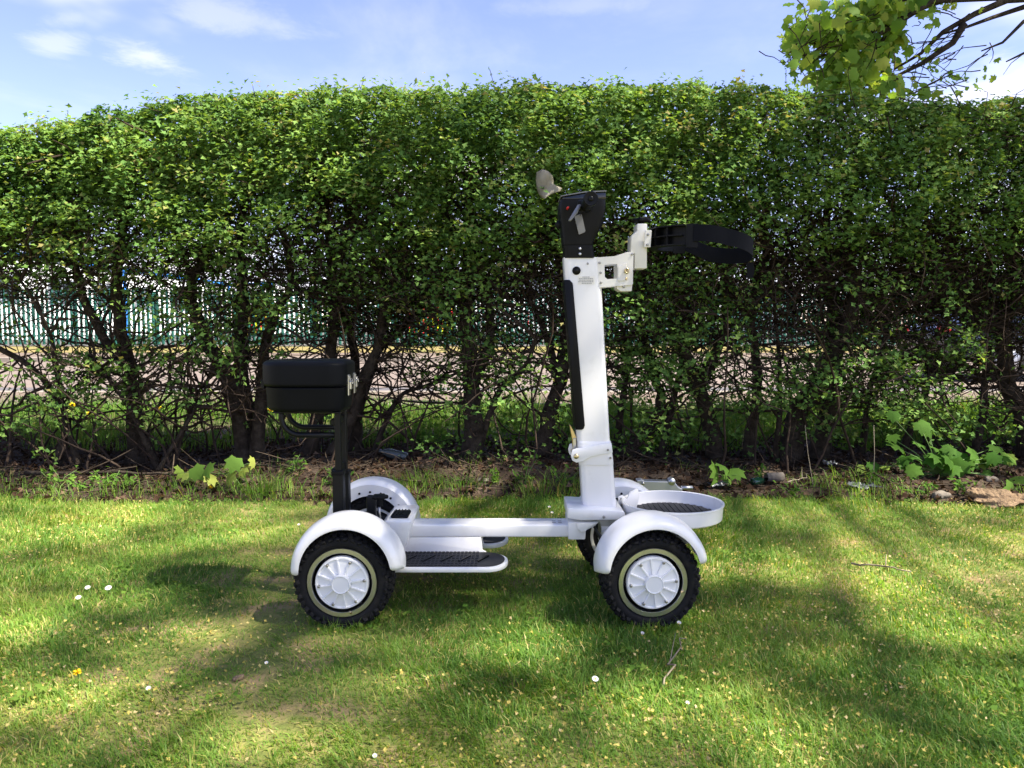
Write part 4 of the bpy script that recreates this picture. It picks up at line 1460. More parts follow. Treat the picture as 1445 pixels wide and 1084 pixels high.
def dandelion(px, py, Y, z0, label, size=.018):
    hd = at(px, py, Y)
    base = Vector((hd.x, hd.y + .01, z0))
    t = thing('dandelion', base, label, 'dandelion', 'yellow dandelions')
    MB().tube([base, hd], [.002, .0016], 5).build('stalk', M['stalk'], t)
    rr = np.random.default_rng(int(px))
    n = 46
    d = rr.normal(size=(n, 3)) * np.array([1, 1, .35]) + np.array([0, 0, .25])
    d /= np.linalg.norm(d, axis=1)[:, None]
    V, T, kk = place_leaves(np.array(hd - base) + d * size * .55, np.cross(d, rr.normal(size=(n, 3))), np.full(n, size), OVAL, OVAL_T, rr, up=d * 4)
    link('flower_head', fast_mesh('flower_head', V, T, M['dandelion'], {'tint': np.repeat(rr.random(n), kk)}), t)


dandelion(109, 949, ground_y(949, .03), 0, 'single yellow flower low in the left foreground lawn', .010)
dandelion(298, 688, 3.75, .03, 'yellow dandelion under the pale sycamore seedling', .016)
for (a, c, lab) in ((103, 572, 'left dandelion on the verge behind the leaning sticks'), (127, 584, 'second dandelion on the verge left of the slim grey trunk'), (224, 576, 'dandelion on the verge right of the slim grey trunk'),
                    (381, 579, 'dandelion on the verge just under the left of the black seat box')):
    dandelion(a, c, 6.4, .05, lab, .03)


# stones, heap, scraps
def blob(name, c, s, m, seed, label, cat, lumps=.22, sub=3):
    bm = bmesh.new()
    bmesh.ops.create_icosphere(bm, subdivisions=sub, radius=1)
    nz = Noise(.55, 8, seed)
    nz2 = Noise(1.8, 12, seed + 1)
    Pn = np.array([v.co for v in bm.verts])
    k = 1 + lumps * nz(Pn) + lumps * .45 * nz2(Pn)
    for v, kk in zip(bm.verts, k):
        v.co = Vector((v.co.x * s[0] * kk, v.co.y * s[1] * kk, v.co.z * s[2] * kk))
    o = MB()
    o.bm(bm, True, Matrix.Translation(c))
    ob = o.build(name, m, None, base=Vector(c))
    return tag(ob, label, cat)


p = at(1418, 722, 3.55)
blob('soil_heap', (p.x, p.y, .02), (.17, .10, .045), M['mound'], 71, 'heap of dry brown soil at the right edge of the lawn', 'soil heap', .42, 4)
p = at(1328, 722, 3.6)
blob('stone', (p.x, p.y, .03), (.042, .03, .026), M['stone'], 72, 'flat brown stone on the soil left of the soil heap', 'stone')
p = at(1396, 696, 3.85)
blob('stone', (p.x, p.y, .055), (.03, .025, .022), M['stone'], 73, 'small grey stone behind the soil heap', 'stone')
p = at(680, 688, 3.85)
blob('stone', (p.x, p.y, .045), (.045, .03, .022), M['stone'], 74, 'pale flat stone in front of the thick middle trunk', 'stone')
p = at(336, 962, ground_y(962))
blob('earth_clod', (p.x, p.y, .006), (.012, .018, .008), M['mound'], 75, 'brown clod in the worn patch of lawn below the rear wheel', 'clod')
p = at(865, 640, 4.2)

# sticks lying about
for i, (a0, c0, a1, c1, Y, rad, lab) in enumerate((
        (30, 655, 250, 668, 4.0, .012, 'long dark branch lying on the litter at the left'),
        (390, 668, 640, 640, 4.3, .008, 'thin brown branch lying behind the far mudguard'),
        (300, 640, 420, 690, 4.2, .009, 'stick leaning behind the seat post'),
        (1205, 800, 1285, 808, ground_y(804), .0038, 'dry twig on the sunny grass right of the scooter'),
        (940, 990, 958, 957, ground_y(975), .0025, 'thin forked twig on the grass below the front wheel'),
        (1110, 700, 1150, 690, 3.75, .004, 'crooked pale twig on the soil left of the pale stalk'))):
    p0, p1 = at(a0, c0, Y), at(a1, c1, Y + (.25 if c1 < c0 else -.1))
    for q in (p0, p1):
        q.z = (bed_z(np.array([q.x]), np.array([q.y]))[0] if q.y > 3.5 else 0) + rad + .012
    rr = random.Random(i)
    n = 8
    pts = [p0.lerp(p1, j / n) + Vector((rr.uniform(-1, 1), rr.uniform(-1, 1), rr.uniform(0, 1))) * .018 for j in range(n + 1)]
    s = thing('fallen_stick', p0, lab, 'stick', 'sticks lying on the ground')
    MB().tube(pts, [rad * (1 - .5 * j / n) for j in range(n + 1)], 7).build('stick', M['pale_stalk'] if rad < .006 else M['bark'], s)
    MB().tube([pts[4], pts[4] + (pts[6] - pts[4]) * .8 + Vector((0, .05, .03))], [rad * .6, rad * .3], 5).build('side_twig', M['pale_stalk'] if rad < .006 else M['bark'], s)

# pale bent stalk
pts = [at(a, c, 3.74) for a, c in ((1233, 600), (1234, 640), (1233, 662), (1226, 685), (1212, 698), (1196, 703))]
t = thing('dry_stalk', pts[-1], 'pale bare stalk curving down to the soil right of the scooter', 'stalk')
MB().tube(pts, [.0014, .002, .0024, .0028, .0028, .002], 6).build('stem', M['pale_stalk'], t)
pts = [at(a, c, 3.76) for a, c in ((1128, 690), (1138, 703), (1148, 688), (1140, 640), (1136, 600))]
t = thing('dry_stalk', pts[0], 'thin brown stalk with a kink, left of the pale curving stalk', 'stalk')
MB().tube(pts, [.002, .002, .002, .0018, .0014], 5).build('stem', M['pale_stalk'], t)

# clear wrapper, bottle, tube, plastic sheet
def crumple(name, c, sx, sy, sz, m, seed, label, cat, n=14):
    nz, nz2 = Noise(.8, 10, seed), Noise(2.0, 10, seed + 1)
    U = np.array([(i / n - .5, j / n - .5, 0) for i in range(n + 1) for j in range(n + 1)])
    h = nz(U * 3) * .5 + nz2(U * 3) * .35
    hx = Noise(.7, 8, seed + 2)(U * 3)
    rows, i = [], 0
    for a in range(n + 1):
        row = []
        for b_ in range(n + 1):
            u = U[i]
            row.append(Vector((c[0] + u[0] * sx * (1 + .3 * hx[i]), c[1] + u[1] * sy * (1 + .3 * hx[i]), c[2] + sz * (h[i] + .6))))
            i += 1
        rows.append(row)
    o = MB().grid(rows).build(name, m, None, base=Vector(c))
    sol = o.modifiers.new('thickness', 'SOLIDIFY')
    sol.thickness = .0015
    return tag(o, label, cat)


p = at(1217, 704, 3.72)
crumple('plastic_wrapper', (p.x, p.y, .045), .11, .09, .018, M['clear_plastic'], 81, 'crumpled clear wrapper on the soil at the foot of the pale stalk', 'wrapper')
p = at(1013, 706, 3.75)
crumple('plastic_wrapper', (p.x, p.y, .05), .08, .06, .012, M['clear_plastic'], 84, 'grey scrap of plastic just right of the round tray', 'wrapper')
p = at(1172, 660, 4.1)
crumple('paper_scrap', (p.x, p.y, .09), .06, .06, .015, M['clear_plastic'], 87, 'whitish scrap of paper by the thick right trunk', 'scrap')

p = at(1068, 700, 3.8)
t = thing('glass_bottle', (p.x, p.y, .075), 'green glass bottle lying on the soil right of the round tray', 'bottle')
q = Matrix.Translation((p.x, p.y, .058)) @ Matrix.Rotation(R(-50), 4, 'Z')
MB().lathe([(0, -.07), (.03, -.07), (.034, -.06), (.034, .04), (.022, .07), (.013, .09), (.013, .125), (0, .125)], 20, M=q @ Matrix.Scale(.62, 4)).build('bottle_body', M['green_glass'], t)
MB().lathe([(0, .126), (.015, .126), (.015, .145), (0, .146)], 14, M=q @ Matrix.Scale(.62, 4)).build('bottle_cap', M['black_plastic'], t)
p = at(1092, 698, 3.85)
t = thing('pipe_offcut', (p.x, p.y, .07), 'short white pipe lying beside the green bottle', 'pipe')
q = Matrix.Translation((p.x, p.y, .07)) @ Matrix.Rotation(R(-80), 4, 'Z')
MB().lathe([(.020, -.045), (.024, -.045), (.024, .045), (.020, .045), (.020, -.045)], 18, M=q).build('pipe_wall', M['stone'], t)
p = at(558, 652, 4.35)
t = thing('glass_bottle', (p.x, p.y, .09), 'dull grey bottle lying in the litter above the far mudguard', 'bottle')
q = Matrix.Translation((p.x, p.y, .10)) @ Matrix.Rotation(R(80), 4, 'Z') @ Matrix.Rotation(R(12), 4, 'X')
MB().lathe([(0, -.09), (.03, -.09), (.034, -.08), (.034, .05), (.02, .085), (.013, .1), (.013, .13), (0, .13)], 20, M=q @ Matrix.Scale(.8, 4)).build('bottle_body', M['grey_glass'], t)
MB().lathe([(0, .131), (.015, .131), (.015, .15), (0, .151)], 14, M=q @ Matrix.Scale(.8, 4)).build('bottle_cap', M['black_plastic'], t)

# grey metal bracket lying behind the tray
Y = 3.55
p0, p1 = at(900, 697, Y), at(975, 678, Y)
t = thing('metal_bracket', (p0.x, Y, .05), 'grey metal bracket lying on the soil behind the round tray', 'bracket')
pp = [at(a, c, Y) for a, c in ((900, 697), (899, 678), (906, 677), (909, 679), (952, 680), (958, 688), (963, 690), (963, 697))]
MB().prism([(q.x, q.z) for q in pp], Y, Y + .05, .003).build('plate', M['alu'], t)
q = at(970, 690, Y)
MB().tube([(q.x - .025, Y + .025, q.z), (q.x + .03, Y + .025, q.z)], .010, 10).build('spindle', M['alu'], t)
q = at(907, 682, Y)
MB().lathe([(0, -.012), (.007, -.012), (.007, 0)], 8, (q.x, Y, q.z)).build('bolt', M['bolt'], t)
q = at(948, 681, Y)
MB().lathe([(0, -.01), (.014, -.008), (.018, 0), (.018, .03), (0, .03)], 16, (q.x, Y, q.z + .004)).build('boss', M['alu'], t)

# scrap of plastic sheet caught in the hedge
Y = 3.90
rows = []
nz = Noise(2.2, 10, 91)
outl = [[(757, 243), (765, 240), (774, 244), (780, 249)], [(756, 254), (763, 255), (772, 256), (782, 260)], [(757, 264), (765, 266), (775, 265), (793, 266)], [(760, 274), (766, 276), (776, 272), (790, 271)], [(764, 280), (768, 282), (771, 280), (777, 275)]]
G = [[at(a, c, Y) for a, c in row] for row in outl]
n1, n2 = 16, 12
for i in range(n1 + 1):
    u = i / n1 * (len(G) - 1)
    a = min(int(u), len(G) - 2)
    fu = u - a
    row = []
    for j in range(n2 + 1):
        v = j / n2 * 3
        b_ = min(int(v), 2)
        fv = v - b_
        q = G[a][b_].lerp(G[a][b_ + 1], fv).lerp(G[a + 1][b_].lerp(G[a + 1][b_ + 1], fv), fu)
        q.y += .016 * float(nz(np.array([[q.x, q.z, 0]]) * 4)[0]) - .03 * math.sin(v)
        row.append(q)
    rows.append(row)
o = MB().grid(rows).build('plastic_sheet', M['plastic'], None, base=at(770, 262, Y))
o.modifiers.new('thickness', 'SOLIDIFY').thickness = .003
tag(o, 'dirty cream plastic sheet snagged in the hedge above the scooter handlebar', 'plastic sheet')

# ------------------------------------------------------------------ the golf scooter
YC = 2.34                     # centre line
sc = thing('golf_scooter', (0, YC, 0), 'white four wheeled stand up golf scooter with a black seat box and tall steering column', 'golf scooter')
HUB_Z = .1355
bolt_mb = MB().lathe([(0, -.004), (.0028, -.004), (.0045, -.0025), (.005, 0), (.005, .006), (0, .006)], 10)
bolt_proto = None


def bolt(parent, pos, s=1.0, m='bolt', name='bolt', rot=None):
    """a bolt head facing the camera, or turned"""
    global bolt_proto
    if bolt_proto is None or bolt_proto.get(m) is None:
        bolt_proto = bolt_proto or {}
        b0 = MB()
        b0.v, b0.f, b0.sm = list(bolt_mb.v), list(bolt_mb.f), list(bolt_mb.sm)
        me = bpy.data.meshes.new('bolt')
        me.from_pydata([tuple(v) for v in b0.v], [], b0.f)
        me.materials.append(M[m])
        bolt_proto[m] = me
    o = bpy.data.objects.new(name, bolt_proto[m])
    COL.objects.link(o)
    o.parent = parent
    o.location = Vector(pos) - BASE.get(parent.name, Vector())
    o.scale = (s, 1, s)
    if rot:
        o.rotation_euler = rot
    return o


# wheel, once, round its own hub: outer face at -y
O0 = Vector((0, 0, 0))


def rot2(x, z, a):
    return x * math.cos(a) - z * math.sin(a), x * math.sin(a) + z * math.cos(a)


wh = MB().lathe([(0, -.030), (.0815, -.030), (.0815, .035), (.06, .045), (0, .045)], 48).build('wheel', M['black_steel'], sc, base=O0)
BASE[wh.name] = O0
ty = MB()
ty.lathe([(.0925, -.040), (.094, -.047), (.104, -.0515), (.114, -.050), (.1205, -.046), (.1245, -.036), (.1262, -.018), (.1265, 0), (.1262, .018), (.1245, .036), (.1205, .046),
          (.114, .050), (.104, .0515), (.094, .047), (.0925, .040)], 84)
rowsT = [(-.0505, .1165, .0035, .0060, .5, .8), (-.040, .1235, .0075, .0062, .0, .55), (-.0215, .1262, .0075, .0060, .5, .2), (0, .1268, .0078, .0060, 0, 0), (.0215, .1262, .0075, .0060, .5, -.2), (.040, .1235, .0075, .0062, 0, -.55),
         (.0505, .1165, .0035, .0060, .5, -.8)]
NT = 38
for (yy, rad, hy, hx, ph, tilt) in rowsT:
    for i in range(NT):
        a = 6.283185 * (i + ph) / NT
        tw_ = .25 * (1 if i % 2 else -1)
        Mt = Matrix.Rotation(-a, 4, 'Y') @ Matrix.Translation((rad, yy, 0)) @ Matrix.Rotation(-tilt, 4, 'Z') @ Matrix.Rotation(tw_, 4, 'X')
        h = .0058
        vs = [(-h, -hy, -hx), (-h, hy, -hx), (-h, hy, hx), (-h, -hy, hx), (h, -hy * .82, -hx * .8), (h, hy * .82, -hx * .8), (h, hy * .82, hx * .8), (h, -hy * .82, hx * .8)]
        ty.add(vs, [(4, 5, 6, 7), (0, 1, 5, 4), (1, 2, 6, 5), (2, 3, 7, 6), (3, 0, 4, 7)], False, Mt)
tyre = ty.build('tyre', M['rubber'], wh, base=O0)
rim = MB().lathe([(.0800, -.032), (.0800, -.0495), (.0808, -.0505), (.0918, -.0505), (.0930, -.0485), (.0930, -.030)], 64).build('rim', M['steel'], wh, base=O0, smooth_angle=R(30))
hc = MB()
hc.lathe([(.0705, -.034), (.0705, -.050), (.0690, -.0535), (.0655, -.0540), (.0635, -.0512), (.030, -.0535), (.0265, -.055)], 48)
hc.lathe([(.0270, -.049), (.0245, -.0660), (.0230, -.0675), (.0205, -.0660), (0, -.0660)], 32)
for i in range(12):
    a = 6.283185 * (i + .5) / 12
    Mt = Matrix.Rotation(-a, 4, 'Y')
    hc.add([(.022, -.0588, -.0018), (.022, -.0588, .0018), (.0665, -.0560, .0015), (.0665, -.0560, -.0015), (.022, -.046, -.0040), (.022, -.046, .0040), (.0675, -.046, .0034), (.0675, -.046, -.0034)],
           [(0, 1, 2, 3), (0, 3, 7, 4), (1, 5, 6, 2), (3, 2, 6, 7), (0, 4, 5, 1)], False, Mt)
hubc = hc.build('hub_cover', M['white_cast'], wh, base=O0, smooth_angle=R(28))
BASE[hubc.name] = O0
for i in range(6):
    a = 6.283185 * (i + .22) / 6
    bolt(wh, (.0605 * math.cos(a), -.0555, .0605 * math.sin(a)), .85)
    MB().lathe([(0, -.040), (.0055, -.040), (.0065, -.036), (.0065, -.028)], 10, (.0755 * math.cos(a), 0, .0755 * math.sin(a))).build('clip', M['black_plastic'], wh, base=O0)
inner = MB().lathe([(.0935, .042), (.086, .044), (.080, .030), (.040, .034)], 40).build('inner_rim', M['white'], wh, base=O0)
a = R(-68)
MB().tube([(.086 * math.cos(a), -.052, .086 * math.sin(a)), (.077 * math.cos(a), -.060, .077 * math.sin(a))], .0026, 8).build('valve', M['brass'], wh, base=O0)


def copy_tree(o, parent):
    c = o.copy()
    COL.objects.link(c)
    c.parent = parent
    for ch in list(o.children):
        copy_tree(ch, c)
    return c


AX_R, AX_F = -.4657, .381       # x of the rear and front axles
YAW = R(3.5)
FC = Vector((AX_F - .012, YC, 0))


def front(p):
    """turn a point with the steered front axle"""
    return FC + Matrix.Rotation(YAW, 3, 'Z') @ (Vector(p) - FC)


WY = .232
wheels = [wh] + [copy_tree(wh, sc) for _ in range(3)]
for w, (x, y, rz, spin) in zip(wheels, ((AX_R, YC - WY, 0, .1), (AX_R, YC + WY, math.pi, .5), (*front((FC.x, YC - WY, 0)).xy, YAW, -.9), (*front((FC.x, YC + WY, 0)).xy, math.pi + YAW, .3))):
    w.location = Vector((x, y, HUB_Z)) - BASE[sc.name]
    w.rotation_mode = 'ZYX'
    w.rotation_euler = Matrix.Rotation(rz, 4, 'Z').to_euler()
    w.matrix_local = Matrix.Translation(Vector((x, y, HUB_Z)) - BASE[sc.name]) @ Matrix.Rotation(rz, 4, 'Z') @ Matrix.Rotation(spin, 4, 'Y') @ Matrix.Scale(1.035, 4)


def fender(cx, cy, cz, a0, a1, rz, flip):
    """mudguard shell; a0..a1 in degrees anticlockwise from +x"""
    s = -1 if flip else 1
    prof_out = [(.1255, -.066), (.134, -.0665), (.144, -.060), (.151, -.048), (.1560, -.030), (.1580, -.008), (.1580, .012), (.1560, .032), (.151, .048), (.142, .057)]
    prof_in = [(.139, .055), (.148, .046), (.153, .031), (.155, .012), (.155, -.008), (.153, -.029), (.148, -.046), (.141, -.057), (.133, -.063), (.1255, -.063)]
    prof = prof_out + prof_in
    n = 56
    loops = []
    for i in range(n + 1):
        t = i / n
        a = R(a0 + (a1 - a0) * t)
        e = min(t, 1 - t) * (a1 - a0)
        k = math.sqrt(max(0, 1 - max(0, 1 - e / 9) ** 2)) * .62 + .38
        kin = k if e < 9 else 1
        loop = []
        for (rr_, yy) in prof:
            rr2_ = .150 + (rr_ - .150) * (kin if rr_ < .150 else 1)
            y2 = .0 + yy * kin if yy < 0 else yy * kin
            loop.append(Vector((rr2_ * math.cos(a), s * y2, rr2_ * math.sin(a))))
        loops.append(loop)
    Mf = Matrix.Translation((cx, cy, cz)) @ Matrix.Rotation(rz, 4, 'Z')
    f = MB().rings(loops, True, True, True, Mf).build('fender', M['white'], sc, smooth_angle=R(50))
    fl = MB()
    b0, b1 = a0 + 14, a1 - 14
    lo, hi = .108, .145
    m_ = 40
    L = []
    for i in range(m_ + 1):
        a = R(b0 + (b1 - b0) * i / m_)
        L.append([Vector((q * math.cos(a), s * yy, q * math.sin(a))) for q, yy in ((lo, .0585), (hi, .0585), (hi, .0620), (lo, .0620))])
    fl.rings(L, True, True, False, Mf)
    fo = fl.build('flange', M['white'], f)
    for i in range(7):
        a = R(90 + (i - 3) * 17)
        pos = Mf @ Vector((.121 * math.cos(a), s * .063, .121 * math.sin(a)))
        bolt(f, pos, .8, 'black_steel', 'rivet', (0, 0, rz + (math.pi if s > 0 else 0)))
    return f


FZ = .162
fender(AX_R + .010, YC - WY, FZ, 1, 185, 0, False)
fender(AX_R - .004, YC + WY, FZ + .005, 1, 185, 0, True)
q = front((FC.x + .004, YC - WY, 0))
fender(q.x, q.y, FZ, 8, 182, YAW, False)
q = front((FC.x + .004, YC + WY, 0))
fender(q.x, q.y, FZ, 8, 182, YAW, True)

# chassis
x0, x1 = at(556, 745, 2.30).x, at(803, 745, 2.30).x
MB().box(x0, x1, YC - .042, YC + .042, .195, .234, .005, 3).build('frame_rail', M['white'], sc, smooth_angle=R(40))
for i in range(4):
    MB().box(x1 - .05 + .018 * (i % 2), x1 - .039 + .018 * (i % 2), YC - .02 + .02 * (i // 2), YC - .014 + .02 * (i // 2), .2341, .2348).build('slot', M['bolt'], sc)
MB().box(AX_R - .03, AX_R + .03, YC - WY + .05, YC + WY - .05, HUB_Z - .03, HUB_Z + .03, .004).build('rear_axle', M['black_steel'], sc)
for s in (-1, 1):
    y0, y1 = sorted((YC + s * .0425, YC + s * .195))
    xl = AX_R + .06
    xr = at(717, 795, 2.2).x
    nose = []
    yin, yout = YC + s * .0425, YC + s * .195
    ym, hw = (yin + yout) / 2, .076
    for i in range(17):
        a = -math.pi / 2 + math.pi * i / 16
        nose.append((xr - .062 + .062 * math.cos(a), ym + hw * math.sin(a)))
    out = [(xl, ym - hw)] + nose + [(xl, ym + hw)]
    fb = MB().slab(out, .1345, .149, .004).build('footboard', M['white'], sc, smooth_angle=R(40))
    nose2 = []
    for i in range(17):
        a = -math.pi / 2 + math.pi * i / 16
        nose2.append((xr - .062 + .052 * math.cos(a), ym + (hw - .009) * math.sin(a)))
    mt_ = MB().slab([(xl + .005, ym - hw + .009)] + nose2 + [(xl + .005, ym + hw - .009)], .1493, .1515)
    for i in range(26):            # low ribs across the mat
        x_ = xl + .01 + i * .0115
        if x_ < xr - .06:
            for j in range(9):
                yy = ym - hw + .016 + j * .0160
                mt_.box(x_, x_ + .0085, yy - .0022, yy + .0022, .15155, .1533)
    mo = mt_.build('rubber_mat', M['mat'], fb)
    for i in range(6):
        x_ = xl + .03 + i * .054
        if x_ < xr - .07:
            Mx = Matrix.Translation((x_ + .02, ym, .1537)) @ Matrix.Rotation(R(62), 4, 'Z')
            MB().box(-.030, .030, -.0035, .0035, -.002, .0016, M=Mx).build('grip_bar', M['black_plastic'], fb)
    # upright side plate joining board and rail, stepped at its end
    ys = YC + s * .043
    pl = [(x0 + .004, .149), (at(681, 775, 2.30).x + .012, .149), (at(681, 775, 2.30).x, .1545), (at(679, 775, 2.30).x, .1945), (x0 + .004, .1945)]
    MB().prism(pl, min(ys, ys - s * .012), max(ys, ys - s * .012), .002).build('side_plate', M['white'], sc, smooth_angle=R(40))

# rear housing
xa, xb, xc_ = at(528, 740, 2.22).x, at(580, 740, 2.22).x, at(545, 740, 2.22).x
hs = MB()
zt, zb = .262, .150
hs.prism([(xa, .19), (xa, .225), (xc_ - .004, zt), (xb - .004, zt), (xb, zt - .006), (xb - .012, .21), (xb - .03, zb), (xa, zb)], YC - .10, YC + .10, .006).build('rear_housing', M['white'], sc, smooth_angle=R(40))
cc = MB()
cc.box(xc_ + .006, xb - .014, 2.262, 2.335, zt + .0005, zt + .010, .004)
for j in range(5):
    xx = xc_ + .012 + j * (xb - xc_ - .034) / 4
    cc.box(xx, xx + .003, 2.266, 2.331, zt + .0101, zt + .0125)
cc.build('ribbed_cap', M['black_plastic'], sc)
# seat clamp lever and knob
kx, ky = at(535, 705, 2.26).x, 2.26
kz = at(535, 705, 2.26).z
st_ = MB().tube([(kx, ky, kz - .075), (kx, ky, kz - .012)], .0048, 10).build('clamp_stem', M['bolt'], sc)
MB().box(kx - .036, kx - .009, ky - .012, ky + .012, .18, kz + .012, .003).build('clamp_post', M['black_steel'], sc)
kn = MB()
lobe = []
for i in range(40):
    a = 6.283185 * i / 40
    rr_ = .0215 + .0035 * math.cos(5 * a)
    lobe.append((kx + .003 + rr_ * math.cos(a), ky + rr_ * math.sin(a)))
kn.slab(lobe, kz + .003, kz + .014, .003)
kn.slab([(kx + (p_[0] - kx) * .4, ky + (p_[1] - ky) * .4) for p_ in lobe], kz - .02, kz + .003)
kn.build('clamp_knob', M['black_plastic'], sc, smooth_angle=R(40))

# seat posts, sleeves and bent tubes
SEAT = []
for (yy, a_up, a_sl, ybend) in ((2.265, (473, 481.5), (468.5, 484), 614), (2.405, (481.5, 489.5), (476, 491), 603)):
    xl, xr = at(a_up[0], 620, yy).x, at(a_up[1], 620, yy).x
    xm = (xl + xr) / 2
    hw = (xr - xl) / 2
    ztop = at(477, 581, yy).z
    MB().box(xm - hw, xm + hw, yy - .010, yy + .010, .36, ztop + .03, .003).build('seat_post', M['black_steel'], sc)
    zs = at(477, 665, yy).z
    sl_ = MB().box(xm - hw - .0075, xm + hw + .0065, yy - .017, yy + .017, HUB_Z + .02, zs, .003)
    so = sl_.build('post_sleeve', M['black_steel'], sc)
    MB().box(xm - hw - .0095, xm + hw + .0085, yy - .019, yy + .019, zs - .010, zs + .004, .003).build('sleeve_collar', M['black_plastic'], so)
    # bent support tube
    zb_ = at(477, ybend, yy).z
    xs = at(397 if yy < 2.3 else 406, 590, yy).x
    rad = .055
    pts = [(xs, yy, ztop + .03), (xs, yy, zb_ + rad)]
    for i in range(1, 9):
        a = math.pi + math.pi / 2 * i / 8
        pts.append((xs + rad + rad * math.cos(a), yy, zb_ + rad + rad * math.sin(a)))
    pts.append((xm - hw + .002, yy, zb_))
    MB().tube(pts, .0085, 12).build('support_tube', M['black_steel'], sc)
MB().box(xm - .012, xm + .004, 2.275, 2.395, .385, .41, .003).build('cross_brace', M['black_steel'], sc)
MB().box(xm - .012, xm + .004, 2.275, 2.395, .54, .56, .003).build('cross_brace', M['black_steel'], sc)


# seat box: rounded drum towards the back, flat front with two latches
def rrect(xl, xr, yn, yf, rl, rr_, n=10):
    pts = []
    for (cx, cy, rad, a0) in ((xr - rr_, yf - rr_, rr_, 0), (xl + rl, yf - rl, rl, 90), (xl + rl, yn + rl, rl, 180), (xr - rr_, yn + rr_, rr_, 270)):
        for i in range(n + 1):
            a = R(a0 + 90 * i / n)
            pts.append((cx + rad * math.cos(a), cy + rad * math.sin(a)))
    return pts


def stack(mb, secs):
    """secs: (z, outline)"""
    loops = [[Vector((p[0], p[1], z)) for p in o] for z, o in secs]
    return mb.rings(loops, True, True, True)


yn, yf = 2.212, 2.41
xl, xr = at(374, 545, 2.29).x, at(490, 545, 2.27).x
z_lt, z_seam, z_bot = at(430, 509, 2.22).z - .002, at(430, 546, 2.2).z, at(430, 582, 2.22).z


def bo(d, dz=0):
    return rrect(xl + d, xr - d, yn + d, yf - d, .088 - d * .5, .052 - d * .3)


sb = stack(MB(), [(z_bot, bo(.014)), (z_bot + .003, bo(.009)), (z_bot + .008, bo(.0065)), (z_bot + .012, bo(.006)), (z_seam - .010, bo(.0032)), (z_seam - .006, bo(.003)), (z_seam - .003, bo(.006))]).build('seat_box', M['black_box'], sc, smooth_angle=R(50))
BASE[sb.name] = BASE[sc.name]
stack(MB(), [(z_seam - .002, bo(.002)), (z_seam + .001, bo(-.003)), (z_seam + .004, bo(-.004)), (z_seam + .008, bo(-.004)), (z_lt - .014, bo(-.004)), (z_lt - .011, bo(-.0037)), (z_lt - .006, bo(-.001)), (z_lt - .002, bo(.004)), (z_lt, bo(.010)), (z_lt + .0005, bo(.015)), (z_lt + .001, bo(.05))]).build('lid', M['black_box'], sb, smooth_angle=R(60))
for yy in (2.272, 2.352):
    lt_ = MB()
    zc = (z_seam + at(490, 543, 2.3).z) / 2
    lt_.box(xr + .003, xr + .007, yy - .011, yy + .011, zc - .030, zc + .032, .001)
    lt_.box(xr + .0072, xr + .014, yy - .009, yy + .009, zc - .012, zc + .012, .002)
    lt_.box(xr + .0072, xr + .010, yy - .006, yy + .006, zc + .013, zc + .028, .001)
    lo_ = lt_.build('latch', M['steel'], sb)
    MB().tube([(xr + .011, yy - .008, zc + .020), (xr + .016, yy - .008, zc + .004), (xr + .016, yy + .008, zc + .004), (xr + .011, yy + .008, zc + .020)], .0014, 6).build('latch_bail', M['bolt'], sb)
for yy in (2.29, 2.34):
    MB().box(xl - .0065, xl + .003, yy - .018, yy + .018, z_seam - .010, z_seam + .014, .001).build('hinge', M['black_steel'], sb)
MB().box(at(393, 590, 2.3).x, xr - .016, 2.24, 2.385, z_bot - .006, z_bot - .0005, .002).build('seat_plate', M['black_steel'], sc)


# steering column: rounded rectangle sections along a lean
def col_sec(pl, pr, py, yn_, yf_, rad, n=5):
    a, b_ = at(pl, py, yn_), at(pr, py, yn_)
    return a.z, rrect(a.x, b_.x, yn_, yf_, rad, rad, n)


CN, CF = 2.297, 2.385
low = stack(MB(), [col_sec(824.5, 871, 727, CN - .003, CF + .003, .016), col_sec(823, 870.5, 715, CN - .001, CF + .001, .016), col_sec(821.5, 868.5, 690, CN, CF, .016), col_sec(819.5, 866.3, 656, CN, CF, .016)]).build('column_base', M['white'], sc, smooth_angle=R(40))
up = stack(MB(), [col_sec(815.5, 861.8, 630, CN + .002, CF - .002, .016), col_sec(796.0, 848.0, 372, CN + .002, CF - .002, .016), col_sec(795.5, 847.4, 363, CN + .003, CF - .003, .015)]).build('column', M['white'], sc, smooth_angle=R(40))
BASE[up.name] = BASE[sc.name]
# fold joint
colr = stack(MB(), [col_sec(817.8, 866.8, 656.5, CN - .004, CF + .004, .017), col_sec(817.2, 866.2, 650, CN - .006, CF + .006, .018), col_sec(815.5, 863.5, 628, CN - .006, CF + .006, .018), col_sec(815.8, 863.0, 624, CN - .003, CF + .003, .016)]).build('fold_collar', M['white'], sc, smooth_angle=R(40))
hp = [at(a, c, CN) for a, c in ((805, 642), (807, 634), (813, 632), (824, 631), (840, 627), (862, 624), (864, 638), (845, 641), (832, 644), (822, 650), (813, 652), (807, 649))]
MB().prism([(p_.x, p_.z) for p_ in hp], CN - .014, CN - .0065, .002).build('hinge_arm', M['white'], colr, smooth_angle=R(40))
MB().prism([(p_.x, p_.z) for p_ in hp], CF + .0065, CF + .014, .002).build('hinge_arm', M['white'], colr, smooth_angle=R(40))
pv = at(812.5, 643, CN)
MB().lathe([(0, -.018), (.007, -.018), (.008, -.015), (.008, .105), (0, .105)], 16, (pv.x, CN, pv.z)).build('hinge_pin', M['brass'], colr)
lv = [at(a, c, 2.34) for a, c in ((808, 632), (807, 620), (803, 598), (806, 601), (813, 616), (813, 632))]
MB().prism([(p_.x, p_.z) for p_ in lv], 2.325, 2.355, .0015).build('fold_lever', M['brass'], colr)
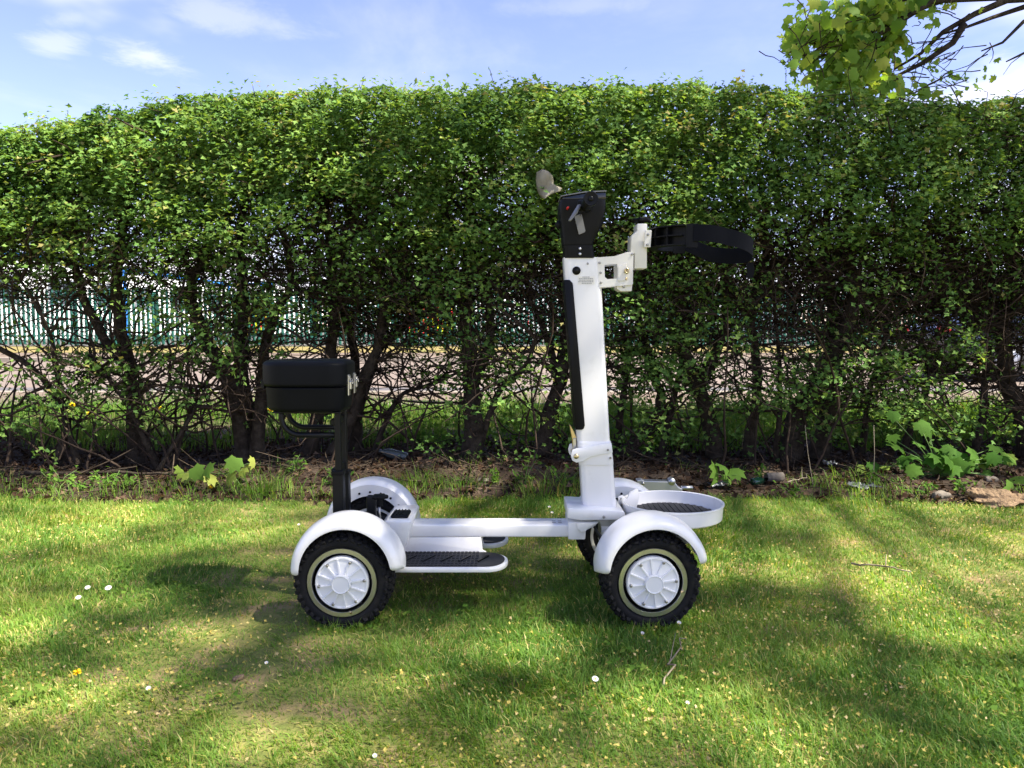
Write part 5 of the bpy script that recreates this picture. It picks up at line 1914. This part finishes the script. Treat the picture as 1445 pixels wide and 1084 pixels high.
lv = [at(a, c, 2.34) for a, c in ((808, 638), (808, 618), (812, 617), (813, 638))]
MB().prism([(p_.x, p_.z) for p_ in lv], 2.318, 2.324, .001).build('lever_link', M['steel'], colr)
for a, c in ((857, 634), (861, 646)):
    p_ = at(a, c, CN)
    bolt(colr, (p_.x, CN - .0145 if c < 640 else CN - .0065, p_.z), .75)
# grip strip on the rider's side
gl = [at(a, c, CN) for a, c in ((797.2, 395), (805, 395), (809.5, 400), (826.5, 600), (825, 605), (822, 606.5), (813.5, 606.5))]
gs = MB()
gs.prism([(p_.x - .0025, p_.z) for p_ in gl], CN - .0022, CF + .0022, .0015)
gs.build('grip_strip', M['black_plastic'], up, smooth_angle=R(40))
p_ = at(813.5, 382, CN)
MB().lathe([(0, -.0025), (.011, -.0025), (.0125, 0), (.0125, .004)], 24, (p_.x, CN, p_.z)).build('plug', M['black_plastic'], up)
MB().lathe([(0, -.0032), (.004, -.0032), (.0048, -.0026)], 12, (p_.x, CN, p_.z)).build('plug_centre', M['black_steel'], up)
p_ = at(829.5, 372, CN)
bolt(up, (p_.x, CN + .002, p_.z), .7)
# small print
lines = [(822, 832, 391), (817, 837, 393.2), (817, 838, 395.4), (816, 838, 397.6), (821, 835, 399.8)]
sl0, sl1 = at(815.5, 401.2, CN), at(839, 390, CN)
lb = MB().box(sl0.x, sl1.x, CN + .0012, CN + .0020, sl0.z, sl1.z).build('warning_label', M['cream'], up)
tx = MB()
rr = random.Random(3)
for a, b_, c in lines:
    q0 = a
    while q0 < b_:
        q1 = min(q0 + rr.uniform(1.2, 3.2), b_)
        u0, u1 = at(q0, c + .55, CN), at(q1, c - .55, CN)
        tx.box(u0.x, u1.x, CN + .0008, CN + .0012, u0.z, u1.z)
        q0 = q1 + .6
tx.build('small_print', M['ink'], lb)

# foot of the column
pl = [at(a, c, 2.25) for a, c in ((801, 719), (803, 718), (880, 722), (883, 726), (883, 735), (820, 736), (801, 733))]
MB().prism([(p_.x, p_.z) for p_ in pl], 2.26, 2.42, .004).build('base_plate', M['white'], sc, smooth_angle=R(40))
pl = [at(a, c, 2.27) for a, c in ((802, 737), (846, 737), (838, 744), (827, 749), (826, 762), (802, 762))]
MB().prism([(p_.x, p_.z) for p_ in pl], 2.272, 2.408, .003).build('base_bracket', M['white'], sc, smooth_angle=R(40))
pl = [at(a, c, 2.26) for a, c in ((814, 738), (843, 738), (830, 746), (826, 751), (820, 752), (815, 747))]
MB().prism([(p_.x, p_.z) for p_ in pl], 2.264, 2.270, .001).build('gusset', M['white'], sc, smooth_angle=R(40))
p_ = at(852, 729.5, 2.26)
bolt(sc, (p_.x, 2.258, p_.z), .9)
MB().box(FC.x - .03, FC.x + .03, YC - WY + .05, YC + WY - .05, HUB_Z - .028, HUB_Z + .028, .004, M=Matrix.Translation(FC) @ Matrix.Rotation(YAW, 4, 'Z') @ Matrix.Translation(-FC)).build('front_axle', M['black_steel'], sc)
MB().box(at(846, 745, 2.34).x, at(882, 745, 2.34).x, YC - .045, YC + .045, HUB_Z + .029, at(850, 737.5, 2.34).z, .004).build('steering_head', M['white'], sc)
for i, dy in enumerate((-.02, 0, .02)):
    p0, p1 = at(838, 742, 2.30), at(862, 775, 2.30)
    MB().tube([(p0.x, YC - .05 + dy, p0.z), (p0.x + .022, YC - .07 + dy, p0.z - .025 - .01 * i), (p1.x + .01, YC - .12 + dy, p1.z)], .0038, 8).build('cable', M['cable'], sc)

# bag tray
tcx, tcz, trad = .495, .294, .151
TC = Vector((tcx, YC, 0))
tr = MB()
Mtr = Matrix.Translation((tcx, YC, tcz)) @ Matrix.Rotation(R(-90), 4, 'X')
tr.lathe([(.0, .046), (trad - .006, .046), (trad - .001, .042), (trad, .036), (trad + .0015, .003), (trad + .005, .001), (trad + .005, -.003), (trad + .001, -.004), (trad - .0025, -.002),
          (trad - .004, .034), (trad - .006, .040), (0, .040)], 72, M=Mtr)
tro = tr.build('bag_tray', M['white'], sc, smooth_angle=R(35))
tm = MB()
tm.lathe([(0, .032), (trad - .020, .032), (trad - .016, .0395), (0, .0399)], 56, M=Mtr)
for i in range(15):
    x_ = -.12 + i * .0172
    w_ = math.sqrt(max(0, (trad - .024) ** 2 - x_ * x_))
    tm.box(tcx + x_ - .0070, tcx + x_ + .0070, YC - w_, YC + w_, tcz - .0319, tcz - .0300)
tm.build('rubber_mat', M['mat'], tro)
# tray arm to the column
pl = [at(a, c, 2.40) for a, c in ((872, 722), (872, 700), (878, 698), (884, 704), (888, 694), (899, 688), (902, 700), (896, 722))]
MB().prism([(p2.x, p2.z) for p2 in pl], 2.39, 2.40, .002).build('tray_bracket', M['white'], sc, smooth_angle=R(40))
for a, c in ((877, 704), (878, 712), (885, 718)):
    p_ = at(a, c, 2.39)
    bolt(sc, (p_.x, 2.389, p_.z), .8)

# head and handlebar
hd = stack(MB(), [col_sec(797, 840.5, 364, 2.296, 2.386, .014), col_sec(796.5, 838.5, 352, 2.294, 2.388, .014), col_sec(795.3, 838, 346, 2.294, 2.388, .014)]).build('head_neck', M['black_plastic'], sc, smooth_angle=R(40))
hd2 = stack(MB(), [col_sec(795.0, 837.6, 345.4, 2.294, 2.388, .014), col_sec(794.5, 838.2, 341, 2.293, 2.389, .014), col_sec(794, 840.5, 335, 2.293, 2.389, .015), col_sec(793, 845.5, 327, 2.291, 2.391, .017), col_sec(792, 850.8, 317, 2.290, 2.392, .02), col_sec(790, 853.5, 304, 2.288, 2.394, .02),
                   col_sec(789, 855.5, 294, 2.286, 2.396, .02), col_sec(789.5, 856, 287, 2.285, 2.397, .02), col_sec(791, 855.5, 281, 2.285, 2.397, .018)]).build('handlebar_head', M['black_plastic'], sc, smooth_angle=R(40))
BASE[hd2.name] = BASE[sc.name]
# raised display rim, tilted
pl = [at(a, c, 2.29) for a, c in ((793, 281.2), (794, 277.5), (824, 272), (855, 270), (855.5, 281.2))]
MB().prism([(p2.x, p2.z) for p2 in pl], 2.292, 2.390, .002).build('display', M['glass_dark'], sc, smooth_angle=R(40))
pl = [at(a, c, 2.288) for a, c in ((791, 277.5), (791, 276.3), (824, 270.3), (855.5, 268.8), (855.8, 270.2), (824, 271.9))]
MB().prism([(p2.x, p2.z) for p2 in pl], 2.286, 2.396, 0).build('display_frame', M['grey_print'], sc)
# name plate
pl = [at(a, c, 2.285) for a, c in ((811.5, 305), (819, 302), (821, 303), (826, 326), (825, 328), (818, 331), (816.5, 330.5), (811, 307))]
MB().prism([(p2.x, p2.z) for p2 in pl], 2.2835, 2.2875, .0006).build('name_plate', M['grey_print'], hd2)
p_ = at(818.8, 303.6, 2.283)
bolt(hd2, (p_.x, 2.283, p_.z), .35, 'black_steel')
for c in (351, 358.5):
    p_ = at(818.5, c, 2.294)
    bolt(hd, (p_.x, 2.2935, p_.z), .95, 'steel')
p_ = at(801, 293.5, 2.27)
MB().lathe([(0, -.012), (.003, -.011), (.0035, 0), (.0035, .02)], 12, (p_.x, 2.272, p_.z)).build('red_button', M['red'], hd2)
# wheel like dial at the left of the head
p_ = at(789, 317, 2.33)
MB().lathe([(0, -.006), (.010, -.006), (.012, -.004), (.012, .008), (0, .008)], 18, (p_.x, 2.33, p_.z)).build('side_dial', M['black_plastic'], hd2)
hx, hz = at(834, 280, 2.10).x, at(834, 280, 2.10).z
hb = MB().tube([(hx, 2.11, hz), (hx, 2.57, hz)], .011, 14).build('handlebar', M['black_steel'], sc)
BASE[hb.name] = BASE[sc.name]
for s in (-1, 1):
    g = MB()
    prof = [(0, -.0), (.006, 0), (.0065, .003), (.0185, .001), (.0205, .004), (.0205, .010), (.0165, .013)]
    for j in range(14):
        prof += [(.0172, .016 + j * .0075), (.0158, .0185 + j * .0075)]
    prof += [(.0200, .124), (.0200, .132), (.012, .134)]
    Mg = Matrix.Translation((hx, YC + s * .24, hz)) @ (Matrix.Rotation(math.pi, 4, 'Z') if s > 0 else Matrix.Identity(4))
    g.lathe(prof, 28, M=Mg)
    go = g.build('grip', M['black_plastic'], hb, smooth_angle=R(40))
    MB().lathe([(.0025, -.001), (.0065, -.001), (.007, .002)], 16, M=Mg).build('grip_end', M['black_steel'], go)
    # brake lever
    yb = YC + s * .115
    pts = [Vector((hx - .012, yb, hz - .006)), Vector((at(818, 287, 2.2).x, yb + s * .012, at(818, 289, 2.2).z)), Vector((at(812, 300, 2.18).x, yb + s * .045, at(812, 300, 2.18).z)), Vector((at(803.5, 312, 2.16).x, yb + s * .075, at(803, 312, 2.16).z))]
    if s > 0:
        for p2 in pts[1:]:
            p2.x = hx - (hx - p2.x) * .9
    bl = MB().tube(pts, [.005, .0065, .0075, .0045], 8, flat=.55)
    bl.build('brake_lever', M['grey_print'], hb)
    MB().box(hx - .026, hx + .014, min(yb - s * .012, yb + s * .012), max(yb - s * .012, yb + s * .012), hz - .018, hz + .014, .004).build('lever_clamp', M['black_plastic'], hb)


# bag holder bracket: plate with a window
def ring_plate(outer, inner, y0, y1, n=48):
    """plate between an outer and an inner outline, both walked by angle"""
    def resample(pts, m):
        pts = [Vector(p2) for p2 in pts]
        L = [0]
        for i in range(len(pts)):
            L.append(L[-1] + (pts[(i + 1) % len(pts)] - pts[i]).length)
        out = []
        for k in range(m):
            s_ = L[-1] * k / m
            i = max(j for j in range(len(pts)) if L[j] <= s_ + 1e-12)
            f_ = (s_ - L[i]) / (L[i + 1] - L[i])
            out.append(pts[i].lerp(pts[(i + 1) % len(pts)], f_))
        return out
    A, B = resample(outer, n), resample(inner, n)
    m_ = MB()
    V = [(p2.x, y0, p2.y) for p2 in A] + [(p2.x, y0, p2.y) for p2 in B] + [(p2.x, y1, p2.y) for p2 in A] + [(p2.x, y1, p2.y) for p2 in B]
    Fs = []
    for i in range(n):
        j = (i + 1) % n
        Fs += [(i, j, n + j, n + i), (2 * n + i, 3 * n + i, 3 * n + j, 2 * n + j), (i, 2 * n + i, 2 * n + j, j), (n + i, n + j, 3 * n + j, 3 * n + i)]
    return m_.add(V, Fs)


def px2(lst, Y):
    return [(at(a, c, Y).x, at(a, c, Y).z) for a, c in lst]


PB = 2.300
brk = None
for yb in (PB, 2.374):
    o = ring_plate(px2([(841.5, 363.5), (868, 361.5), (884, 356), (894, 355), (893, 402), (845, 406), (844, 392)], PB), px2([(853, 374), (871, 372.5), (871, 393), (857, 394), (853.5, 391)], PB), yb, yb + .007)
    o = o.build('bag_bracket', M['cream'], sc)
    if brk is None:
        brk = o
        BASE[brk.name] = BASE[sc.name]
MB().prism(px2([(870.5, 402.6), (893, 401), (892, 411), (877, 411), (871, 408)], PB), PB + .0075, 2.373, .002).build('bracket_foot', M['cream'], sc)
MB().prism(px2([(872, 376), (884, 371), (884, 396), (872, 397)], PB), PB - .003, PB - .0005, .001).build('latch_plate', M['cream'], brk)
for a, c, s_, mm in ((846, 371, .75, 'bolt'), (847.5, 385, .75, 'bolt'), (848, 399, .75, 'bolt'), (892, 359, .75, 'bolt'), (883.5, 393.5, .95, 'brass'), (880.5, 404.5, .85, 'bolt')):
    p_ = at(a, c, PB)
    bolt(brk, (p_.x, PB + (.006 if c > 401 else -.0005), p_.z), s_, mm)
p_ = at(884, 382.5, PB)
MB().lathe([(.004, -.012), (.0075, -.012), (.0078, -.009), (.0078, -.002), (.004, -.002), (.004, -.012)], 16, (p_.x, PB, p_.z)).build('eye_bolt', M['brass'], brk)
MB().tube([(p_.x, PB - .010, p_.z + .011), (p_.x, PB - .010, p_.z - .011)], .0012, 6).build('eye_pin', M['brass'], brk)
# upright holder block and its knob
Yb = 2.303
MB().prism(px2([(890.5, 333), (899, 326), (899, 315.5), (913.5, 315.5), (913, 379), (895.5, 379.5), (895.5, 358), (890, 358)], Yb), Yb, 2.372, .003).build('holder_block', M['cream'], sc, smooth_angle=R(40))
kp = at(905, 312, YC)
kn = MB()
kl = [(kp.x + (.026 + .002 * math.cos(7 * 6.283185 * i / 56)) * math.cos(6.283185 * i / 56), YC + (.026 + .002 * math.cos(7 * 6.283185 * i / 56)) * math.sin(6.283185 * i / 56)) for i in range(56)]
kn.slab(kl, kp.z - .003, kp.z + .007, .002)
kn.slab([(kp.x + (a - kp.x) * .35, YC + (c - YC) * .35) for a, c in kl], at(905, 316, YC).z - .004, kp.z - .003)
kn.build('holder_knob', M['black_plastic'], sc, smooth_angle=R(40))
pl2 = MB().prism(px2([(910.5, 325), (919.5, 325), (918, 349), (909, 349)], 2.29), 2.288, 2.2945, .001).build('cradle_plate', M['cream'], sc)
BASE[pl2.name] = BASE[sc.name]
for a, c in ((914.5, 331), (913.5, 345.5)):
    p_ = at(a, c, 2.287)
    bolt(pl2, (p_.x, 2.2875, p_.z), .75)

# cradle: half ring of plastic with flanges, then the loose strap
zc = (at(915, 322, 2.32).z + at(915, 350, 2.32).z) / 2
hh = (at(915, 322, 2.32).z - at(915, 350, 2.32).z) / 2
cxr = at(918, 340, YC).x
CRX, CRR = cxr + .115, .115


def arc_band(a0, a1, r_in, r_out, z0, z1, n=28, xs=1.0, dz=lambda a: 0):
    L = []
    for i in range(n + 1):
        a = R(a0 + (a1 - a0) * i / n)
        c, s_ = math.cos(a), math.sin(a)
        L.append([Vector((CRX + r_in * c * xs, YC + r_in * s_, z0 + dz(a))), Vector((CRX + r_out * c * xs, YC + r_out * s_, z0 + dz(a))), Vector((CRX + r_out * c * xs, YC + r_out * s_, z1 + dz(a))), Vector((CRX + r_in * c * xs, YC + r_in * s_, z1 + dz(a)))])
    return MB().rings(L, True, True, False)


crd = arc_band(108, 252, CRR - .022, CRR - .018, zc - hh, zc + hh).build('bag_cradle', M['black_plastic'], sc, smooth_angle=R(35))
BASE[crd.name] = BASE[sc.name]
arc_band(108, 252, CRR - .0178, CRR + .004, zc + hh - .004, zc + hh).build('flange', M['black_plastic'], crd, smooth_angle=R(35))
arc_band(108, 252, CRR - .0178, CRR + .004, zc - hh, zc - hh + .004).build('flange', M['black_plastic'], crd, smooth_angle=R(35))
arc_band(112, 248, CRR - .0178, CRR, zc - .002, zc + .002).build('rib', M['black_plastic'], crd, smooth_angle=R(35))
for a in (135, 160, 200, 225):
    arc_band(a - .8, a + .8, CRR - .0178, CRR + .001, zc - hh + .0045, zc + hh - .0045, 1).build('rib', M['black_plastic'], crd)
# flared wing ends
for (a0, a1) in ((84, 107.5), (252.5, 272)):
    arc_band(a0, a1, CRR - .022, CRR - .015, zc - hh - .006, zc + hh + .003, 8).build('wing', M['black_plastic'], crd, smooth_angle=R(35))
# teeth where the strap is threaded
a = R(268)
for j in range(6):
    zz_ = zc - hh + .006 + j * (2 * hh - .012) / 5
    MB().box(CRX + .02, CRX + .034, YC - CRR + .006, YC - CRR + .0125, zz_ - .0016, zz_ + .0016).build('tooth', M['black_plastic'], crd)
# strap loop: near run, round the end, far run, drooping to the right
def strap_pts():
    pts = []
    x_s, x_e = CRX - .01, at(1060, 360, YC).x
    yn_, yf_ = YC - CRR + .012, YC + CRR - .016
    n = 12
    for i in range(n + 1):
        f_ = i / n
        pts.append((x_s + (x_e - .10 - x_s) * f_, yn_ - .012 * math.sin(math.pi * f_)))
    cx_ = x_e - .10
    for i in range(1, 16):
        aa = -math.pi / 2 + math.pi * i / 16
        pts.append((cx_ + .10 * math.cos(aa), YC + (CRR - .013) * math.sin(aa)))
    for i in range(n + 1):
        f_ = 1 - i / n
        pts.append((x_s + (x_e - .10 - x_s) * f_, yf_ + .006 * math.sin(math.pi * f_)))
    return pts, x_s, x_e


sp, x_s, x_e = strap_pts()
L = []
for i, (x_, y_) in enumerate(sp):
    nx_, ny_ = sp[min(i + 1, len(sp) - 1)][0] - sp[max(i - 1, 0)][0], sp[min(i + 1, len(sp) - 1)][1] - sp[max(i - 1, 0)][1]
    l_ = math.hypot(nx_, ny_)
    ox, oy = -ny_ / l_ * .0012, nx_ / l_ * .0012
    f_ = (x_ - x_s) / (x_e - x_s)
    dz = -.030 * f_ ** 1.5 - .034 * np.clip((y_ - YC) / CRR * .5 + .5, 0, 1) * min(1, max(0, f_ * 2))+ .006
    hb_ = .024
    L.append([Vector((x_ - ox, y_ - oy, zc - hb_ + dz)), Vector((x_ + ox, y_ + oy, zc - hb_ + dz)), Vector((x_ + ox, y_ + oy, zc + hb_ + dz)), Vector((x_ - ox, y_ - oy, zc + hb_ + dz))])
MB().rings(L, True, True, False).build('bag_strap', M['strap'], sc, smooth_angle=R(30))
# loose strap end hanging at the far right
p0 = at(1059, 371, 2.36)
L = []
for i in range(7):
    f_ = i / 6
    L.append([Vector((p0.x + .006 * math.sin(3 * f_) + q, 2.37 + .004 * f_ + e_, p0.z - .045 * f_)) for q, e_ in ((-.011, 0), (.011, 0), (.011, .002), (-.011, .002))])
MB().rings(L, True, True, False).build('strap_end', M['strap'], sc)
